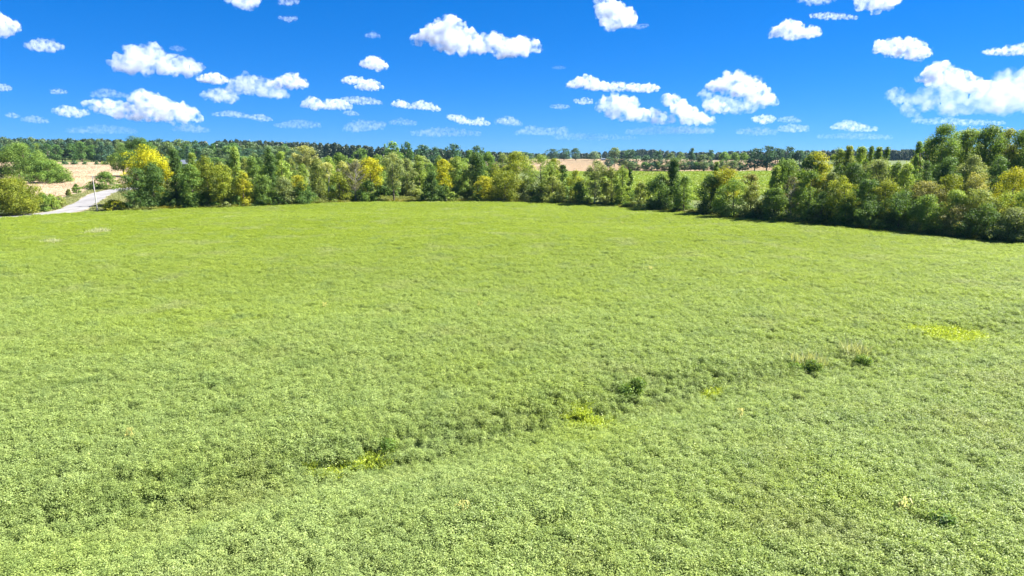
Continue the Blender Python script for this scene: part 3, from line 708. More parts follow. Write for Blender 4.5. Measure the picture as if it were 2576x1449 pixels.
# filler trees behind the front rows: copies of four kinds
def proto(shape, clr, seed, label, group, H=12, W=8, leaf=.5, z0f=.05, pos=(0, 0, 0), cover=1.4):
    return plant('conifer_tree' if shape in ('cone', 'spire') else T, pos, H, W, shape, clr, label, 'tree', group, z0f=z0f, leaf=leaf, cover=cover, seed=seed)
LAND = [(-40, 'the left picture edge'), (42, 'the yellow-green roadside tree'), (63, 'the tall round roadside tree'), (130, 'the shorter rounded olive tree'), (190, 'the lone roadside shrub'), (245, 'the roadside pole'), (300, 'the guardrail'),
        (365, 'the golden-crowned tree'), (447, 'the slim dark pointed tree'), (481, 'the slate barn roof'), (522, 'the tall yellow-green oval tree'), (562, 'the broad yellowish-topped tree'), (598, 'the narrow-topped light tree'),
        (640, 'the green conical tree'), (683, 'the tallest dark pointed tree'), (714, 'the light tree by the dark pointed one'), (751, 'the flat yellow-green bush'), (768, 'the pale-trunked tree'), (827, 'the thin white trunk'), (855, 'the round yellow-green tree'), (898, 'the bare grey tree'),
        (935, 'the bright yellow crown'), (992, 'the lone tree'), (1045, 'the clearing'), (1088, 'the leaning cedar'), (1116, 'the slender yellow tree'), (1151, 'the light tree by the slender yellow one'), (1203, 'the dark conical tree'), (1217, 'the left twin yellow-green tree'),
        (1270, 'the right twin yellow-green tree'), (1320, 'the broad yellow-topped crown'), (1361, 'the forked-trunk tree'), (1413, 'the small dark tree by the tan field'), (1448, 'the low yellow-topped tree'), (1495, 'the pale-branched tree'), (1535, 'the olive tree'), (1563, 'the light tree at the bright field'), (1583, 'the tiny pointed tree'),
        (1612, 'the olive-brown tree'), (1657, 'the dark leafy tree'), (1692, 'the spiky-topped tree'), (1750, 'the gap in the right trees'), (1788, 'the narrow conifer tip'), (1820, 'the yellow-crested clump'), (1884, 'the brownish thin tree'), (1948, 'the light pointed tree'), (1990, 'the dead pinkish tree'),
        (2043, 'the yellow dome tree'), (2118, 'the rounded yellow-green tree'), (2165, 'the pointed light tops'), (2228, 'the yellowish front tree'), (2298, 'the slim lone spire'), (2330, 'the reddish-brown tree'), (2360, 'the tallest airy tree'), (2416, 'the second tall airy tree'), (2445, 'the tan thin-leaved tree'), (2473, 'the broad tall grove tree'), (2526, 'the olive grove tree'), (2560, 'the bright yellow right tree'), (2600, 'the right picture edge')]
CW = dict(dg='dark green', mg='mid green', lg='light green', yg='yellow-green', ol='olive', sg='grey-green', pa='pale green', bl='bluish green', br='brownish', ay='yellowish')
USED = set()
def where(vx, what, clr, row):
    # one label per copy: colour, kind, row, then the nearest thing one can find
    best = sorted(LAND, key=lambda l: abs(l[0]-vx))[:4]
    for lx, nm in best:
        d = vx-lx; rel = 'level with' if abs(d) < 7 else ('just right of' if d > 0 else 'just left of')
        lab = f'{CW[clr]} {what} {row}, {rel} {nm}'
        if lab not in USED and len(lab.split()) <= 16: USED.add(lab); return lab
    for size in ('broad', 'narrow', 'tall', 'low', 'thin', 'full', 'ragged', 'dense'):
        for lx, nm in best:
            d = vx-lx; lab = f'{size} {CW[clr]} {what} {row}, {"right" if d > 0 else "left"} of {nm}'
            if lab not in USED and size in ('ragged', 'dense', 'full') and len(lab.split()) <= 16: USED.add(lab); return lab
    return f'{CW[clr]} {what} {row}'
class Row:
    """copies of a few prototype trees, the first use of each being the prototype itself"""
    def __init__(s, specs, H=12, W=8, leaf=.5, cover=1.4, tint=(1, 1, 1)):
        s.src = [proto(sh, c, 900+i+int(H*10), None, None, H, W, leaf, z, cover=cover) for i, (sh, c, z) in enumerate(specs)]
        s.H, s.W, s.used, s.tint = H, W, set(), np.array(tint)
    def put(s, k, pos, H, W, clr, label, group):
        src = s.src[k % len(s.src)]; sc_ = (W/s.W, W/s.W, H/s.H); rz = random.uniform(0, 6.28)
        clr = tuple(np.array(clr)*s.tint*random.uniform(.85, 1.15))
        if k % len(s.src) not in s.used:
            s.used.add(k % len(s.src)); src.location = [float(c) for c in pos]; src.scale = sc_; src.rotation_euler.z = rz
            tag(src, label, None, group); src.children[0].color = (*clr, 1)
            for c in src.children:
                if c.name.startswith('crown'): c.color = (*clr, 1)
            return src
        return copy_plant(src, pos, sc_, rz, clr, label, group)
near = Row([('round', 'mg', .05), ('oval', 'lg', .05), ('cone', 'dg', .02), ('oval', 'dg', .05), ('round', 'ol', .05), ('vase', 'sg', .2)], 12, 8, .45)
k = 0
def rowfill(x0, x1, step, off0, off1, top0, top1, clrs, label, group, wf=(1.1, 1.7)):
    global k
    x = x0
    while x < x1:
        p = edge_pos(x, random.uniform(off0, off1)); f = (x-x0)/(x1-x0)
        H = top_z(top0+(top1-top0)*f+random.uniform(-9, 12), p[1])-p[2]
        ck = random.choice(clrs); near.put(random.randrange(6), p, max(H, 3), width_m(step*random.uniform(*wf), p[1]), CLR[ck], where(x, 'tree', ck, label), group)
        x += step*random.uniform(.75, 1.25); k += 1
rowfill(385, 730, 33, 16, 34, 404, 396, ['mg', 'lg', 'dg', 'ol'], 'in the second row', 'second row of the left treeline')
rowfill(735, 960, 30, 30, 60, 402, 402, ['pa', 'ol', 'sg', 'lg'], 'in the second row', 'second row behind the bare trees')
rowfill(800, 1290, 33, 70, 130, 392, 392, ['lg', 'sg', 'mg', 'pa'], 'in the third row', 'third row behind the clearing')
rowfill(1020, 1300, 34, 30, 55, 420, 418, ['mg', 'lg', 'sg', 'yg'], 'in the second row', 'second row right of the clearing')
rowfill(1960, 2330, 36, 18, 40, 400, 395, ['mg', 'dg', 'sg', 'lg'], 'in the second row', 'second row of the right treeline')
rowfill(2320, 2640, 42, 52, 75, 360, 352, ['mg', 'dg', 'ol'], 'at the back of the grove', 'back of the right grove')

# understory shrubs at the field edge: copies of four kinds
shr = [plant('shrub', (0, 0, 0), 3, 4, 'dome', c, None, 'shrub', None, z0f=.0, leaf=.3, cover=1.5, seed=40+i, limbs=3) for i, c in enumerate(['dg', 'mg', 'lg', 'ol'])]
used = set()
def shrubrow(x0, x1, step, off0, off1, hv, clrs, label, group):
    x = x0
    while x < x1:
        p = edge_pos(x, random.uniform(off0, off1)); i = random.randrange(4); src = shr[i]
        W = width_m(step*random.uniform(1.0, 1.7), p[1]); H = width_m(random.uniform(*hv), p[1])
        sc_ = (W/4, W/4, H/3); rz = random.uniform(0, 6.28); ck = random.choice(clrs); clr = tuple(np.array(CLR[ck])*random.uniform(.85, 1.15)); lab = where(x, 'shrub', ck, label)
        if i not in used:
            used.add(i); src.location = [float(c) for c in p]; src.scale = sc_; src.rotation_euler.z = rz; tag(src, lab, None, group)
            for c in src.children:
                if c.name.startswith('crown'): c.color = (*clr, 1)
        else: copy_plant(src, p, sc_, rz, clr, lab, group)
        x += step*random.uniform(.8, 1.25)
shrubrow(334, 735, 26, 1.6, 4.5, (14, 34), ['dg', 'dg', 'mg', 'sg'], 'at the field edge', 'shrubs under the left treeline')
shrubrow(735, 950, 26, 3, 9, (12, 26), ['yg', 'mg', 'lg', 'ol'], 'at the field edge', 'shrubs under the bare trees')
shrubrow(1080, 1480, 27, 2, 5, (12, 28), ['mg', 'lg', 'dg', 'sg', 'yg'], 'at the field edge', 'shrubs under the middle trees')
shrubrow(1480, 1930, 30, 1.5, 5, (12, 26), ['dg', 'ol', 'mg', 'sg'], 'at the field edge', 'shrubs before the bright far field')
shrubrow(1930, 2600, 34, 1.4, 4, (16, 44), ['dg', 'mg', 'dg', 'sg'], 'at the field edge', 'shrubs under the right treeline')
shrubrow(362, 735, 30, 7, 15, (26, 48), ['dg', 'mg', 'sg'], 'between the trunks', 'bushes inside the left treeline')
shrubrow(735, 960, 30, 12, 26, (26, 46), ['dg', 'mg', 'ol', 'sg'], 'between the trunks', 'bushes behind the bare trees')
shrubrow(960, 1090, 30, 26, 34, (24, 40), ['mg', 'lg', 'ol', 'dg'], 'behind the clearing', 'bushes at the back of the clearing')
shrubrow(1090, 1480, 30, 7, 16, (26, 48), ['dg', 'mg', 'sg'], 'between the trunks', 'bushes among the middle trees')
shrubrow(1480, 1930, 34, 5, 10, (12, 26), ['dg', 'mg', 'ol'], 'in the second row', 'second bushes before the bright far field')
shrubrow(1930, 2640, 42, 6, 14, (40, 75), ['dg', 'mg', 'sg', 'ol'], 'between the trunks', 'bushes inside the right treeline')
# shrubs picked out one by one
SHR = [(92, 128, 484, 533, 'mg', 'leftmost of the three green roadside shrubs right of the yellow-green tree'),
       (118, 148, 488, 528, 'lg', 'middle one of the three green roadside shrubs'),
       (140, 164, 492, 521, 'ol', 'rightmost, smallest of the three green roadside shrubs'),
       (183, 203, 462, 487, 'mg', 'lone upright shrub between tan field and road'),
       (167, 181, 475, 495, 'ol', 'tiny olive shrub left of the lone upright roadside shrub'),
       (212, 250, 456, 477, 'mg', 'low green shrub behind the roadside pole'),
       (246, 294, 431, 477, 'mg', 'tall green shrub right of the pole across the road'),
       (262, 318, 503, 530, 'ay', 'yellow flowering low shrub right of the pole base'),
       (2062, 2094, 544, 563, 'ay', 'small pale yellow-green bush alone at the right field edge'),
       (1700, 1736, 508, 533, 'lg', 'light green small bush below the spiky-topped tree'),
       (156, 172, 405, 415, 'bl', 'first of five little dark cedars at far edge of the tan field, counted from left'),
       (180, 196, 403, 415, 'bl', 'largest of the little dark cedars at far edge of the tan field'),
       (209, 218, 406, 415, 'bl', 'middle one of the little cedars at far edge of the tan field'),
       (238, 248, 406, 415, 'bl', 'fourth little cedar from left at far edge of the tan field'),
       (256, 270, 406, 415, 'bl', 'rightmost of the little cedars at far edge of the tan field')]
for x0, x1, top, base, clr, label in SHR:
    p = at((x0+x1)/2, base); Y = p[1]; H = max(top_z(top, Y)-p[2], 1.0)
    plant('shrub', p, H, width_m(x1-x0, Y)*1.15, 'dome', clr, label, 'shrub', None, z0f=0, leaf=float(np.clip(Y*.0016, .24, .7)), limbs=3)

# ------------------------------------------------------------------ far trees
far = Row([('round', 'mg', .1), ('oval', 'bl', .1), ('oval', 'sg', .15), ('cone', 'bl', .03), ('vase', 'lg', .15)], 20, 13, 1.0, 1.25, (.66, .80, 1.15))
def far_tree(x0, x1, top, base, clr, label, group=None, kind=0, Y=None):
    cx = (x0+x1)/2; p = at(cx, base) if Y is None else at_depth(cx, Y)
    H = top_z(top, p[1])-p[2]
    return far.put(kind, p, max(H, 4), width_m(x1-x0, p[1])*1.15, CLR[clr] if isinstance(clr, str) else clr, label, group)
FT = [
 (1290, 1342, 381, 404.5, 'bl', 'leftmost dark tree of the group beyond the far tan field', 1), (1372, 1404, 374, 404.5, 'bl', 'blunt-topped dark tree second in the group beyond the far tan field', 0),
 (1402, 1436, 373, 404.5, 'bl', 'broad dark tree third in the group beyond the far tan field', 0), (1434, 1461, 371, 404.5, 'bl', 'rightmost tall dark tree standing on the far tan field edge', 1),
 (1480, 1510, 380, 404.5, 'sg', 'pale grey-green tree alone beyond the far tan field', 0), (1528, 1562, 370, 420, 'sg', 'tall pale grey-green tree behind the big dark round tree', 4),
 (1558, 1606, 376, 429, 'bl', 'big dark round tree at the edge of the bright far field', 0), (1520, 1546, 395, 422, 'bl', 'small dark round tree left of the big dark round tree', 0),
 (1610, 1640, 388, 430, 'bl', 'dark tree at far edge of the bright field right of the big round one', 1), (1636, 1668, 379, 430, 'bl', 'taller dark tree of the pair at far edge of the bright field', 0),
 (1668, 1704, 384, 430, 'sg', 'grey-green tree behind the spiky-topped near tree', 2), (1698, 1726, 382, 428, 'sg', 'narrow pale tree left of the far conifer', 2),
 (1726, 1752, 371, 428, 'bl', 'pointed conifer standing at the far edge of the bright field', 3), (1748, 1790, 388, 430, 'sg', 'wide grey-green tree right of the far conifer', 0),
 (1776, 1796, 376, 428, 'bl', 'thin airy tree right of the far conifer', 4), (1806, 1836, 379, 430, 'lg', 'light green tree in the pale group at the far field edge', 1),
 (1832, 1860, 381, 430, 'lg', 'second light green tree in the pale group at the far field edge', 1), (1856, 1880, 382, 430, 'lg', 'slim light green tree next to the dark far grove', 1),
 (1880, 1916, 372, 431, 'bl', 'left dark tree of the dark far grove', 0), (1906, 1950, 366, 431, 'bl', 'tallest middle dark tree of the dark far grove', 0),
 (1938, 1972, 370, 431, 'bl', 'dark tree right of the middle of the dark far grove', 1), (1964, 1998, 368, 431, 'bl', 'second dark tree right in the dark far grove', 0), (1990, 2030, 376, 431, 'bl', 'rightmost dark tree of the dark far grove', 1),
 (2024, 2062, 378, 431, 'bl', 'dark tree half hidden by the yellow dome tree', 0),
]
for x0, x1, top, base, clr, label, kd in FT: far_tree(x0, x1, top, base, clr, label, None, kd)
FC = [(966, 1012, 355, 420, 'lg', 'tall light green tree behind the lone tree', 0), (1010, 1042, 356, 470, 'mg', 'tall mid green tree with domed top behind the clearing', 0),
      (1048, 1086, 361, 520, 'bl', 'bluish broad tree behind the clearing', 1), (1082, 1112, 369, 560, 'bl', 'smaller bluish tree left of the dark broad one', 0), (1118, 1164, 361, 520, 'bl', 'dark broad tree against the sky right of the clearing', 0),
      (1182, 1222, 366, 520, 'bl', 'dark tree against the sky above the dark conical tree', 0), (1170, 1196, 376, 470, 'lg', 'light tree against the sky left of the dark conical tree', 4), (1212, 1246, 378, 470, 'mg', 'mid green tree above the twin yellow-green trees', 1),
      (1252, 1268, 381, 560, 'sg', 'slim grey-green tree left of the broad yellow-topped crown', 2), (1278, 1310, 380, 560, 'sg', 'grey-green tree behind the broad yellow-topped crown', 2),
      (890, 932, 373, 420, 'lg', 'light round tree behind the bright yellow crown', 0), (470, 492, 366, 540, 'bl', 'dark blue conifer behind the barn roof', 3)]
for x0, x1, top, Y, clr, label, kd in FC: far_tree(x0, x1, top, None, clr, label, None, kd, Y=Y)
# hedgerow along the far edge of the bright field
x = 1572
while x < 1880:
    p = at(x, 431); ck = random.choice(['br', 'ol', 'bl', 'br', 'sg', 'mg'])
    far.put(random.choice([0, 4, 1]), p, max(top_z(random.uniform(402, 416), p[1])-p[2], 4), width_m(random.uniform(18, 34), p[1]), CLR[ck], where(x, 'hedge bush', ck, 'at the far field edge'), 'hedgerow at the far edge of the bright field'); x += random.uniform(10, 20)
# long wood beyond the tan field, front ranks
def wood_row(x0, x1, step, Y0, Y1, tops, clrs, label, group, wf=(1.3, 1.8)):
    x = x0; X, Tt = zip(*tops)
    while x < x1:
        Y = random.uniform(Y0, Y1); p = at_depth(x, Y); H = top_z(np.interp(x, X, Tt)+random.uniform(-3, 9), Y)-p[2]
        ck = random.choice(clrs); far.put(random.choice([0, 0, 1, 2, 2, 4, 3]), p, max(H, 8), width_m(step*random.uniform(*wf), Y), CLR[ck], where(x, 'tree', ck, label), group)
        x += step*random.uniform(.8, 1.2)
LT = [(-80, 345), (0, 345), (100, 345), (250, 350), (400, 350), (520, 354), (620, 358), (740, 362), (800, 372)]
wood_row(-60, 320, 24, 640, 665, [(a, b+8) for a, b in LT], ['bl', 'mg', 'sg', 'bl'], 'in the far wood front', 'front rank of the far left wood')
wood_row(320, 760, 26, 600, 650, [(a, b+8) for a, b in LT], ['bl', 'mg', 'sg', 'lg', 'ol'], 'in the far wood', 'far wood behind the left treeline')
wood_row(430, 960, 30, 430, 560, [(430, 398), (600, 388), (760, 390), (960, 396)], ['bl', 'mg', 'sg', 'lg', 'ol'], 'before the far wood', 'trees between left treeline and far wood')
wood_row(-60, 780, 22, 690, 730, LT, ['mg', 'sg', 'bl', 'ol'], 'of the far wood skyline', 'rear rank of the far left wood')

# woods on the horizon: one mass each
def low_tree(seed, H=18, W=12, leaf=1.9, clr=(.04, .07, .035)):
    rng = np.random.default_rng(seed); me, C = crown_mesh(rng, H, W, ['round', 'oval', 'cone', 'vase'][seed % 4], 1.0, leaf, 1.3)
    me.materials.clear(); me.materials.append(M['wood_leaf']); return me
M['wood_leaf'] = leaf_mat('far_wood_leaf', (.040, .068, .034), trans=.2, spread=.4)
lts = [low_tree(700+i) for i in range(8)]
def wood(name, pts_v, depth, label, step=9):
    """pts_v: (x, top, Y) along the near edge"""
    P, S = [], []
    X = [p[0] for p in pts_v]; x = X[0]
    while x < X[-1]:
        Yf = np.interp(x, X, [p[2] for p in pts_v]); top = np.interp(x, X, [p[1] for p in pts_v])
        d = 0
        while d < depth:
            Y = Yf+d+random.uniform(-4, 4); p = at_depth(x+random.uniform(-.4, .4)*step*FPX/VS/Y, Y)
            H = (top_z(top, Yf+depth)-float(at_depth(x, Yf+depth)[2]))*random.uniform(.84, 1.06)
            P.append(p); S.append((random.uniform(.7, 1.1),)*2+(max(H, 7)/18,)); d += step*1.2
        x += step*FPX/VS/Yf
    scatter(name, np.array(P), np.array(S), lts, label, .03)
wood('distant_wood', [(-120, 350, 760), (300, 352, 760), (620, 360, 760), (800, 372, 760)], 60, 'deep far-off wood behind the left wood ranks')
wood('blue_wood', [(560, 352, 1050), (740, 358, 1050), (850, 362, 1000), (940, 368, 950), (1000, 374, 950), (1150, 377, 950), (1290, 384, 1100)], 50, 'dark blue wood on the horizon left of centre')
wood('hill_wood', [(1240, 386, 1500), (1480, 385, 1600), (1550, 379, 1700), (1600, 376, 1700), (1650, 377, 1700), (1720, 384, 1700), (1760, 385, 1600)], 90, 'dark blue wooded rise on the horizon right of centre', 14)
wood('pine_wood', [(1750, 383, 1250), (1900, 380, 1250), (2100, 378, 1200), (2240, 376, 1150), (2420, 374, 1150), (2700, 374, 1150)], 50, 'even far pine wood on the horizon at right', 9)

# ------------------------------------------------------------------ pole, guardrail, buildings
def box(cx, cy_, cz, sx, sy, sz):
    V = np.array([(x, y, z) for z in (-.5, .5) for x, y in ((-.5, -.5), (.5, -.5), (.5, .5), (-.5, .5))])*[sx, sy, sz]+[cx, cy_, cz]
    return V, np.array([(0, 3, 2, 1), (4, 5, 6, 7), (0, 1, 5, 4), (1, 2, 6, 5), (2, 3, 7, 6), (3, 0, 4, 7)])
def utility_pole(vx, base, top, label, lean=0, r=.2, Y=None):
    p = at(vx, base) if Y is None else at_depth(vx, Y); H = top_z(top, p[1])-p[2]
    e = obj('utility_pole', None, None, p); tag(e, label, 'pole')
    V, F = tube([(0, 0, -.3), (lean*.5, 0, H*.5), (lean, 0, H)], [r, r*.85, r*.7], 10); obj('pole', mesh_from('pole', V, F, M['pole'], smooth_=True), e)
    V, F = tube([(lean, 0, H), (lean, 0, H+.12), (lean, 0, H+.3)], [.05, .09, .03], 8); obj('insulator', mesh_from('insulator', V, F, M['white_wall']), e)
    V, F = box(lean*.6, -r-.03, H*.62, .12, .05, 1.6); obj('ground_wire_cover', mesh_from('ground_wire_cover', V, F, M['steel']), e)
utility_pole(245, 530, 444, 'pale wooden utility pole beside the road at left', -.35, .19)
utility_pole(127, 408, 381, 'thin far utility pole before the wood behind the tan field', 0, .3)

# guardrail on the right side of the road
i0 = int(np.argmin(((RCS-at(287, 481)[:2])**2).sum(1)))-2; seg = RCS[i0:i0+13]
tt = np.gradient(seg, axis=0); tt /= np.linalg.norm(tt, axis=1, keepdims=True); gpth = seg+np.stack([tt[:, 1], -tt[:, 0]], 1)*4.9
g0 = gpth[0]; e = obj('guardrail', None, None, (g0[0], g0[1], float(gz(*g0)))); tag(e, 'dark steel guardrail at the bend of the road by the golden tree', 'guardrail')
prof = [(-.02, .42), (.06, .52), (.06, .66), (-.02, .76), (.06, .86), (.06, 1.0), (-.02, 1.1)]
V = []; nn = np.stack([tt[:, 1], -tt[:, 0]], 1)
for i, pth in enumerate(gpth):
    for a_, z_ in prof:
        q = pth-nn[i]*a_*1.6; V.append((q[0]-g0[0], q[1]-g0[1], float(gz(*pth))-float(gz(*g0))+z_+.1))
kk = len(prof); F = [(i*kk+j, i*kk+j+1, (i+1)*kk+j+1, (i+1)*kk+j) for i in range(len(gpth)-1) for j in range(kk-1)]
obj('rail', mesh_from('rail', np.array(V), np.array(F), M['steel']), e)
pm = None
for pth in gpth[::2]:
    if pm is None:
        V, F = box(0, 0, .5, .36, .36, 1.5); pm = mesh_from('post', V, F, M['post'])
    obj('post', pm, e, (pth[0]-g0[0]+.25, pth[1]-g0[1], float(gz(*pth))-float(gz(*g0))))

def building(name, pos, rz, L, Wd, eave, ridge, wallm, label, cat, windows=2):
    e = obj(name, None, None, pos); e.rotation_euler.z = rz; tag(e, label, cat)
    h, l, d = eave, L/2, Wd/2
    V = np.array([(-l, -d, -.5), (l, -d, -.5), (l, d, -.5), (-l, d, -.5), (-l, -d, h), (l, -d, h), (l, d, h), (-l, d, h), (-l, 0, ridge), (l, 0, ridge)])
    me = bpy.data.meshes.new('wall'); me.from_pydata(V.tolist(), [], [(0, 1, 5, 4), (2, 3, 7, 6), (1, 2, 6, 9, 5), (3, 0, 4, 8, 7)]); me.materials.append(wallm); obj('wall', me, e)
    o_ = .5; k_ = (ridge-eave)/d
    Vr = []; 
    for yy, zz in ((-d-o_, eave-o_*k_), (0, ridge), (d+o_, eave-o_*k_)):
        for xx in (-l-o_, l+o_): Vr.append((xx, yy, zz+.05)); Vr.append((xx, yy, zz+.22))
    me = bpy.data.meshes.new('roof')
    me.from_pydata(Vr, [], [(1, 3, 7, 5), (5, 7, 11, 9), (0, 4, 6, 2), (4, 8, 10, 6), (0, 1, 5, 4), (4, 5, 9, 8), (2, 6, 7, 3), (6, 10, 11, 7), (0, 2, 3, 1), (8, 9, 11, 10)])
    me.materials.append(M['roof_metal']); obj('roof', me, e)
    V, F = box(-l*.35, -d-.04, 1.1, 1.4, .08, 2.2); obj('door', mesh_from('door', V, F, M['post']), e)
    for i in range(windows):
        V, F = box(l*(.15+.45*i), -d-.04, 1.7, 1.2, .08, 1.2); obj('window', mesh_from('window', V, F, M['dark_glass']), e)
p = at_depth(481, 470); building('barn', p, .25, 9.5, 9, top_z(414, 470)-p[2]+.4, top_z(403, 470)-p[2], M['red_wall'], 'slate grey metal roofed barn half hidden behind the left treeline', 'barn')
p = at(1517, 404); building('house', p, .1, 7, 6, 2.6, 4.2, M['white_wall'], 'tiny pale house on the far tan field near the pale lone tree', 'house')

# ------------------------------------------------------------------ weeds standing in the crop
def weed_plant(vx, base, top, wv, clr, label, shape='oval', gap=.1):
    p = at(vx, base); Y = p[1]; H = top_z(top, Y)-p[2]
    plant('weed_plant', p, max(H, .9), width_m(wv, Y)*1.1, shape, clr, label, 'weed', None, z0f=.1, leaf=.13, gap=gap, limbs=4, thick=.02, cover=1.2)
M_keep = None
weed_plant(1602, 1012, 950, 34, 'mg', 'tallest dark upright weed standing in the crop at right of centre')
weed_plant(1574, 1010, 968, 36, 'mg', 'shorter dark weed leaning against the tallest weed')
weed_plant(974, 1150, 1112, 50, 'mg', 'round dark weed clump in the swale beside yellow grass', 'dome')
weed_plant(2036, 946, 908, 58, 'mg', 'dark low weed clump left of two in the right half of the crop', 'dome')
weed_plant(2004, 946, 922, 34, 'mg', 'small bluish weed touching the dark low clump in right crop', 'dome')
weed_plant(2170, 930, 894, 48, 'mg', 'dark low weed clump right of two in the right half of the crop', 'dome')
weed_plant(2366, 1346, 1332, 26, 'dg', 'green broadleaf weed in a dark hole at lower right of the crop', 'dome')
M['cornleaf'] = leaf_mat('volunteer_corn_leaf', (.34, .33, .10), trans=.3, spread=.3)
def corn_plant(vx, base, top, seed, label):
    rng = np.random.default_rng(seed); p = at(vx, base); H = max(top_z(top, p[1])-p[2], 1.1)
    e = obj('corn_plant', None, None, p); tag(e, label, 'corn plant', 'dry corn plants in the crop')
    parts = []
    for i in range(3):
        d = rng.normal(0, .12, 2); parts.append(tube([(d[0], d[1], 0), (d[0]*1.3, d[1]*1.3, H*.5), (d[0]*1.8, d[1]*1.8, H*.92)], [.022, .018, .01], 5))
    V, F = join(parts); obj('stalk', mesh_from('stalk', V, F, M['cornleaf'], np.full(len(F), .4)), e)
    Vs, n = [], 18
    for i in range(n):
        q = rng.uniform(0, 6.28); z0 = H*rng.uniform(.45, .95); L = rng.uniform(.18, .36); b = np.array([rng.normal(0, .1), rng.normal(0, .1), z0])
        d = np.array([math.cos(q), math.sin(q), 0]); s_ = np.array([-d[1], d[0], 0])*.035
        m_ = b+d*L*.5+np.array([0, 0, .16]); t_ = b+d*L+np.array([0, 0, rng.uniform(-.15, .1)])
        Vs += [b-s_*.5, m_-s_, t_, m_+s_]
    obj('leaf', mesh_from('leaf', np.array(Vs), np.arange(4*n).reshape(n, 4), M['cornleaf'], rng.uniform(0, 1, n)), e)
for i, (vx, b_, t_, l_) in enumerate([(1166, 1316, 1272, 'tall dry volunteer corn plant in the crop below the swale'), (1861, 1066, 1036, 'dry corn plant in the crop right of the tallest weed'),
        (2268, 1306, 1276, 'yellow corn plant in the crop at lower right'), (817, 786, 768, 'small dry corn plant far out in the crop left of centre'),
        (1207, 784, 764, 'small dry corn plant far out in the crop near the middle'), (330, 1122, 1098, 'yellowing corn plant in the crop at left'), (1636, 688, 674, 'distant yellow corn plant in the crop at right of centre'),
        (1565, 568, 556, 'distant dry corn plant near the far field edge')]):
    corn_plant(vx, b_, t_, 70+i, l_)

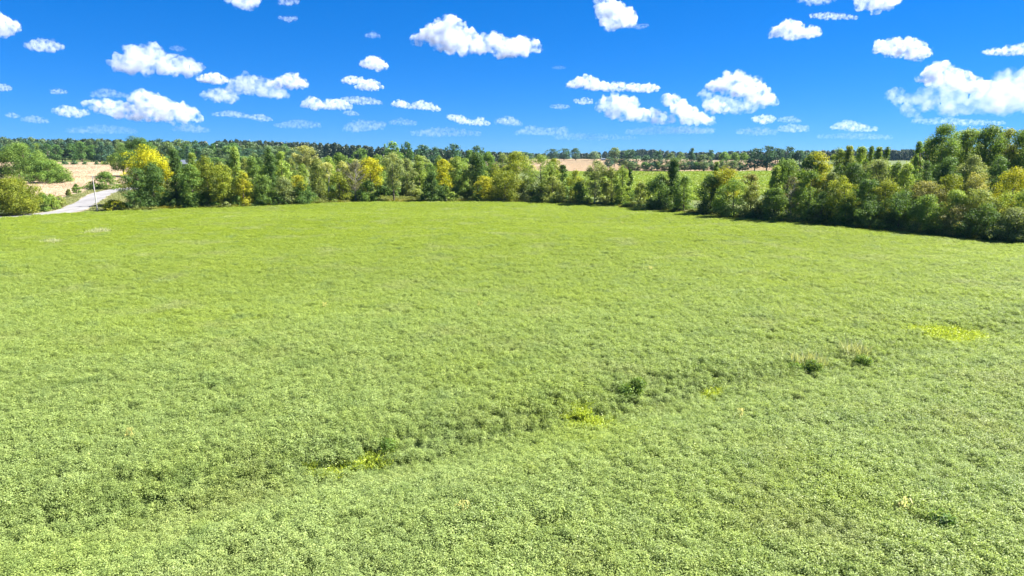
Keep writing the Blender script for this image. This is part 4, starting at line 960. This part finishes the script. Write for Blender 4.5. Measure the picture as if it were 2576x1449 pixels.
# ------------------------------------------------------------------ clouds: outline columns (x, top, bottom) as read off the photo
CL = [
 ('white cloud cut by the left picture edge near the top', 1, [(-60, 45, 85), (-10, 32, 90), (12, 36, 90), (30, 52, 88), (42, 62, 78)]),
 ('small flat pale cloud right of the cloud at the left edge', .55, [(70, 110, 122), (95, 99, 130), (125, 98, 132), (154, 114, 124)]),
 ('pale cloud cut by the top edge left of centre', .6, [(575, -30, 4), (600, -30, 20), (625, -30, 27), (644, -25, 14)]),
 ('tiny cloud touching the top edge right of the larger one', .35, [(707, -4, 14), (730, -10, 14), (747, -6, 9)]),
 ('tiny flat cloud below the one touching the top edge', .4, [(704, 40, 48), (725, 42, 57), (745, 40, 50)]),
 ('broad billowing cloud high at left', .85, [(300, 150, 170), (325, 130, 185), (345, 112, 186), (375, 108, 188), (400, 122, 188), (425, 142, 190), (450, 138, 192), (480, 150, 190), (509, 166, 178)]),
 ('wisp just above the broad left cloud', .25, [(430, 118, 126), (445, 114, 130), (465, 120, 128)]),
 ('small bright cloud right of the broad left cloud', 1, [(504, 194, 208), (525, 183, 210), (548, 182, 212), (570, 198, 208)]),
 ('bright triangular cloud left of centre', 1, [(682, 208, 218), (710, 196, 224), (735, 181, 225), (752, 190, 224), (768, 210, 220)]),
 ('ragged flat cloud left of the bright triangular cloud', .6, [(590, 206, 236), (620, 184, 240), (650, 192, 244), (680, 200, 248), (718, 236, 250)]),
 ('broken small cloud low left of the ragged flat cloud', .55, [(518, 232, 248), (545, 220, 258), (570, 222, 262), (590, 240, 254)]),
 ('long low cloud bank in the lower left sky', .8, [(225, 252, 268), (265, 250, 288), (300, 254, 300), (340, 262, 306), (380, 270, 308), (400, 286, 308)]),
 ('towering cloud at the right end of the low left bank', .95, [(358, 232, 270), (378, 223, 290), (400, 238, 300), (430, 260, 308), (455, 254, 309), (478, 262, 308), (502, 292, 304)]),
 ('thin veil above the low left bank', .3, [(235, 232, 246), (262, 222, 246), (290, 226, 246), (330, 240, 248)]),
 ('small low cloud at far left', .6, [(143, 272, 286), (165, 264, 294), (190, 272, 298), (216, 276, 290)]),
 ('tiny pale cloud high above the small low far-left cloud', .35, [(130, 226, 236), (148, 222, 238), (166, 228, 236)]),
 ('tiny cloud at the left edge above the treeline', .5, [(-10, 212, 228), (10, 210, 230), (26, 218, 228)]),
 ('low double-humped cloud left of centre', .8, [(767, 256, 272), (790, 242, 276), (812, 256, 276), (838, 246, 277), (862, 250, 277), (880, 264, 274)]),
 ('small bright round cloud left of the big centre cloud', 1, [(912, 158, 170), (930, 142, 176), (946, 141, 180), (974, 164, 172)]),
 ('left one of two small clouds under the small round cloud', .8, [(865, 198, 208), (885, 189, 212), (912, 196, 210)]),
 ('right one of two small clouds under the small round cloud', .9, [(898, 216, 226), (930, 196, 228), (945, 204, 228), (959, 216, 224)]),
 ('thin flat cloud below the two small clouds', .45, [(864, 244, 256), (900, 242, 264), (935, 246, 264), (958, 256, 263)]),
 ('tiny wisp left of the big centre cloud', .3, [(922, 86, 94), (938, 78, 97), (955, 90, 96)]),
 ('big long white cloud at top centre, the largest alone', 1.15, [(1042, 92, 106), (1065, 82, 112), (1085, 74, 116), (1105, 50, 122), (1128, 48, 128), (1148, 42, 134), (1165, 62, 138), (1185, 82, 138), (1205, 92, 138), (1225, 82, 136), (1245, 82, 140), (1265, 98, 143), (1290, 104, 143), (1312, 88, 142), (1335, 104, 136), (1356, 122, 128)]),
 ('low pair of puffs below the centre of the sky', .7, [(992, 256, 268), (1010, 250, 272), (1032, 262, 274), (1058, 252, 276), (1078, 258, 278), (1102, 268, 280)]),
 ('low slanting cloud right of the low pair of puffs', .65, [(1130, 286, 300), (1160, 290, 312), (1190, 304, 316), (1208, 293, 317), (1229, 310, 316)]),
 ('long cloud with a string of humps right of centre', .95, [(1431, 212, 222), (1455, 192, 224), (1480, 187, 226), (1500, 200, 230), (1530, 208, 232), (1565, 206, 232), (1600, 210, 232), (1622, 214, 232), (1630, 207, 232), (1646, 216, 230)]),
 ('upright white cloud at the top right of centre', 1.1, [(1511, -30, 10), (1525, -10, 62), (1545, 4, 72), (1565, 2, 76), (1582, 30, 72), (1592, 48, 66)]),
 ('wisp trailing right of the upright top cloud', .3, [(1592, 62, 72), (1610, 60, 74), (1628, 60, 68)]),
 ('blocky low cloud in the right centre of the sky', .85, [(1512, 262, 276), (1525, 242, 288), (1545, 240, 300), (1580, 238, 304), (1592, 250, 306), (1610, 272, 308), (1640, 276, 312), (1682, 288, 310)]),
 ('sloping cloud right of the blocky low cloud', .95, [(1675, 236, 260), (1695, 234, 290), (1715, 254, 304), (1735, 262, 314), (1755, 284, 316), (1792, 298, 314)]),
 ('tiny pale cloud left above the blocky low cloud', .45, [(1448, 250, 260), (1466, 244, 263), (1486, 248, 262)]),
 ('tall heaped cloud with bright top at right', .95, [(1790, 208, 232), (1815, 196, 236), (1835, 181, 240), (1856, 180, 246), (1880, 192, 250), (1905, 206, 262), (1932, 236, 266), (1951, 246, 262)]),
 ('grey-blue lower deck under the tall heaped cloud', .45, [(1768, 226, 246), (1800, 240, 286), (1840, 246, 288), (1880, 248, 284), (1910, 252, 276)]),
 ('bright small heap at left under the tall heaped cloud', .8, [(1774, 256, 276), (1790, 246, 286), (1806, 254, 286), (1822, 264, 280)]),
 ('small cloud low below the tall heaped cloud', .6, [(1898, 294, 306), (1920, 286, 314), (1944, 292, 310)]),
 ('white tent-shaped cloud high at right', .95, [(1936, 82, 92), (1960, 62, 94), (1985, 46, 98), (2000, 54, 98), (2020, 68, 98), (2045, 70, 94), (2056, 82, 90)]),
 ('cloud cut by the top edge at upper right', .9, [(2150, -30, 8), (2190, -30, 28), (2215, -30, 34), (2241, -30, 14)]),
 ('thin flat cloud below the top-edge cloud at right', .5, [(2044, 34, 46), (2080, 30, 50), (2120, 34, 50), (2152, 40, 49)]),
 ('small cloud at the top edge left of the cut cloud', .4, [(2020, -20, 8), (2055, -20, 14), (2090, -20, 6)]),
 ('round-topped white cloud above the far right bank', 1, [(2203, 114, 126), (2225, 100, 138), (2255, 97, 142), (2285, 96, 148), (2310, 108, 156), (2327, 132, 146)]),
 ('bright upper heap of the huge right cloud bank', .95, [(2316, 196, 208), (2345, 160, 212), (2372, 152, 216), (2392, 172, 220), (2415, 176, 232), (2450, 196, 236), (2488, 206, 222)]),
 ('wide pale body of the huge right cloud bank', .5, [(2300, 238, 262), (2340, 212, 280), (2390, 200, 292), (2440, 212, 292), (2490, 216, 290), (2545, 250, 284)]),
 ('tall cloud of the bank cut by the right picture edge', .65, [(2496, 208, 270), (2520, 170, 285), (2550, 164, 292), (2590, 165, 295), (2640, 190, 290)]),
 ('flat cloud at the right edge above the bank', .7, [(2478, 128, 138), (2520, 116, 140), (2560, 110, 141), (2620, 116, 138)]),
 ('slanting thin cloud left of the huge right bank', .4, [(2238, 216, 246), (2262, 230, 276), (2285, 258, 296), (2312, 290, 304)]),
 ('low cloud above the right treeline', .5, [(2094, 314, 324), (2130, 302, 330), (2165, 312, 332), (2204, 322, 330)]),
 ('faint low cloud near the horizon at centre right', .35, [(1960, 318, 330), (1990, 312, 334), (2030, 316, 332)]),
 ('faint low wisps near the horizon left of centre', .3, [(866, 322, 332), (900, 300, 334), (930, 304, 330), (962, 306, 326)]),
 ('faint low wisps near the horizon at centre', .28, [(1040, 330, 342), (1100, 320, 346), (1150, 322, 344), (1200, 330, 344)]),
 ('faint small cloud low at left above the yellow tree', .4, [(540, 284, 292), (580, 276, 296), (630, 288, 300), (660, 286, 308), (678, 296, 306)]),
 ('faint puffs near the horizon right of centre', .28, [(1300, 330, 340), (1330, 314, 340), (1370, 322, 342), (1420, 318, 342)]),
 ('faint veil near the horizon below the blocky cloud', .28, [(1580, 326, 340), (1640, 314, 342), (1720, 316, 340), (1790, 322, 338)]),
 ('faint low cloud above the tan corn field at left', .3, [(60, 296, 306), (90, 290, 310), (120, 300, 310)]),
 ('faint veil above the far left wood', .22, [(180, 322, 336), (260, 312, 338), (340, 322, 338)]),
 ('faint small puff above the slate barn roof', .28, [(440, 318, 330), (480, 308, 334), (520, 322, 334)]),
 ('faint thin cloud above the pale-trunked tree', .26, [(700, 310, 322), (745, 300, 324), (800, 308, 322)]),
 ('faint small puff above the lone tree', .25, [(985, 304, 314), (1010, 296, 316), (1045, 306, 316)]),
 ('faint puff over the twin yellow-green trees', .24, [(1250, 300, 312), (1285, 294, 318), (1310, 308, 318)]),
 ('faint cloud low over the far conifer', .26, [(1860, 326, 338), (1910, 318, 342), (1950, 326, 340)]),
 ('faint veil low over the pointed light tops', .24, [(2060, 338, 350), (2150, 332, 352), (2240, 340, 352)]),
 ('faint small puff low over the far left wood skyline', .3, [(20, 286, 296), (32, 282, 298), (46, 288, 297)]),
 ('faint twin puff low left of the lone tree', .32, [(868, 280, 288), (884, 276, 292), (900, 284, 291)]),
 ('faint ragged puff low right of the low slanting cloud', .34, [(1255, 300, 310), (1275, 290, 314), (1292, 296, 316), (1306, 306, 314)]),
 ('faint thin cloud low between the blocky and sloping clouds', .3, [(1690, 322, 334), (1725, 314, 338), (1770, 324, 336)]),
 ('faint long veil low above the far tan field', .25, [(1400, 340, 352), (1460, 332, 354), (1530, 336, 354), (1600, 344, 352)]),
 ('faint small puff low above the dark far grove', .32, [(1960, 298, 306), (1985, 290, 310), (2010, 300, 308)]),
 ('faint low cloud under the huge right bank', .36, [(2300, 300, 312), (2360, 294, 316), (2430, 298, 318), (2520, 304, 316)]),
 ('tiny wisp in the empty blue at right of centre', .2, [(1392, 168, 174), (1406, 164, 175), (1420, 168, 173)]),
 ('tiny flat cloud low right of centre', .35, [(1388, 264, 272), (1410, 261, 275), (1430, 265, 272)]),
]
def cloud(label, dens, cols, idx):
    rng = np.random.default_rng(500+idx); cols = np.array(cols, float)
    yb = np.median(cols[:, 2]); u, dy, dz = raydir(1288, yb); el = max(dz/dy, .035)
    D = float(np.clip(640/el, 2600, 13000)); cxv = (cols[0, 0]+cols[-1, 0])/2
    px = FPX/VS/D                                        # photo units per metre there
    X = cols[:, 0]; u0, dy0, _ = raydir(cxv, yb); C0 = np.array([u0/dy0*D, D, 0])
    zt, zb = top_z(cols[:, 1], D), top_z(cols[:, 2], D)
    xm = (X-cxv)/px
    Wm = xm[-1]-xm[0]; Hm = (zt-zb).max()
    bm = bmesh.new()
    base_r = max(Hm*.2, 1)
    nx = int(np.clip(Wm/base_r*1.5, 5, 30))
    for xx in np.linspace(xm[0], xm[-1], nx):
        t_, b_ = np.interp(xx, xm, zt), np.interp(xx, xm, zb); hh = max(t_-b_, Hm*.08)
        r = min(hh*.5, base_r*1.25)
        cnt = max(1, int(round(hh/r*.8)))
        for q in range(cnt):
            f = 1.0 if cnt == 1 else q/(cnt-1)
            zc = b_+r+(hh-2*r)*f if hh > 2*r else (t_+b_)/2
            for s_ in range(2):
                rr = r*rng.uniform(.72, 1.05) if s_ == 0 else r*rng.uniform(.4, .8)
                jx, jy = rng.normal(0, .25*r), rng.uniform(-.55, .55)*hh*(1.0-.45*f)
                if s_ == 1: zc2 = min(zc+rng.uniform(-.2, .9)*r, t_-rr*.7)
                else: zc2 = zc
                ret = bmesh.ops.create_icosphere(bm, subdivisions=2, radius=1.0)
                for v in ret['verts']: v.co = (v.co.x*rr*1.12+xx+jx, v.co.y*rr*1.1+jy, v.co.z*rr*.92+zc2)
    me = bpy.data.meshes.new('cloud'); bm.to_mesh(me); bm.free()
    o = bpy.data.objects.new('cloud', me); COL.objects.link(o)
    md = o.modifiers.new('r', 'REMESH'); md.mode = 'VOXEL'; md.voxel_size = max(Hm/21, Wm/76)
    me2 = bpy.data.meshes.new_from_object(o.evaluated_get(bpy.context.evaluated_depsgraph_get()))
    o.modifiers.clear(); o.data = me2
    n = len(me2.vertices); co = np.empty(n*3, np.float32); me2.vertices.foreach_get('co', co); co = co.reshape(-1, 3)
    no = np.empty(n*3, np.float32); me2.vertices.foreach_get('normal', no); no = no.reshape(-1, 3)
    sc1 = base_r; off = Vector(rng.uniform(-50, 50, 3))
    d = np.array([mnoise.fractal(Vector(c)/(sc1*1.15)+off, .72, 2.1, 6) for c in co.tolist()], np.float32)
    co = co+no*(d[:, None]*.68+.16)*base_r
    me2.vertices.foreach_set('co', np.ascontiguousarray(co).ravel()); me2.update()
    m = bpy.data.materials.new('cloud_vapour'); m.use_nodes = True; nt = m.node_tree; nt.nodes.clear()
    pv = N(nt, 'ShaderNodeVolumePrincipled'); pv.inputs['Color'].default_value = (.76, .80, .89, 1); pv.inputs['Anisotropy'].default_value = 0.1
    tcn = N(nt, 'ShaderNodeTexCoord'); nz = N(nt, 'ShaderNodeTexNoise'); nz.inputs['Scale'].default_value = 1.0/(base_r*1.7); nz.inputs['Detail'].default_value = 5; nz.inputs['Roughness'].default_value = .62
    mr = N(nt, 'ShaderNodeMapRange', interpolation_type='SMOOTHSTEP'); mr.inputs['From Min'].default_value = .40; mr.inputs['From Max'].default_value = .70
    mr.inputs['To Min'].default_value = 0; mr.inputs['To Max'].default_value = 6.0*dens*dens/max(Hm, 40)
    nt.links.new(tcn.outputs['Object'], nz.inputs['Vector']); nt.links.new(nz.outputs['Fac'], mr.inputs['Value']); nt.links.new(mr.outputs[0], pv.inputs['Density'])
    out = N(nt, 'ShaderNodeOutputMaterial'); nt.links.new(pv.outputs[0], out.inputs['Volume'])
    me2.materials.clear(); me2.materials.append(m)
    o.location = C0.tolist(); o.name = 'cloud'
    tag(o, label, 'cloud', 'fair weather clouds')
for i, (lab, dens, cols) in enumerate(CL): cloud(lab, dens, cols, i)

# ------------------------------------------------------------------ haze
V, F = box(0, 0, 30, 7800, 7800, 86)
hz = bpy.data.materials.new('haze_air'); hz.use_nodes = True; nt = hz.node_tree; nt.nodes.clear()
pv = N(nt, 'ShaderNodeVolumePrincipled'); pv.inputs['Color'].default_value = (.24, .42, .60, 1); pv.inputs['Density'].default_value = .00004; pv.inputs['Anisotropy'].default_value = .2
out = N(nt, 'ShaderNodeOutputMaterial'); nt.links.new(pv.outputs[0], out.inputs['Volume'])
ho = obj('haze', mesh_from('haze', V, F, hz)); tag(ho, kind='stuff')
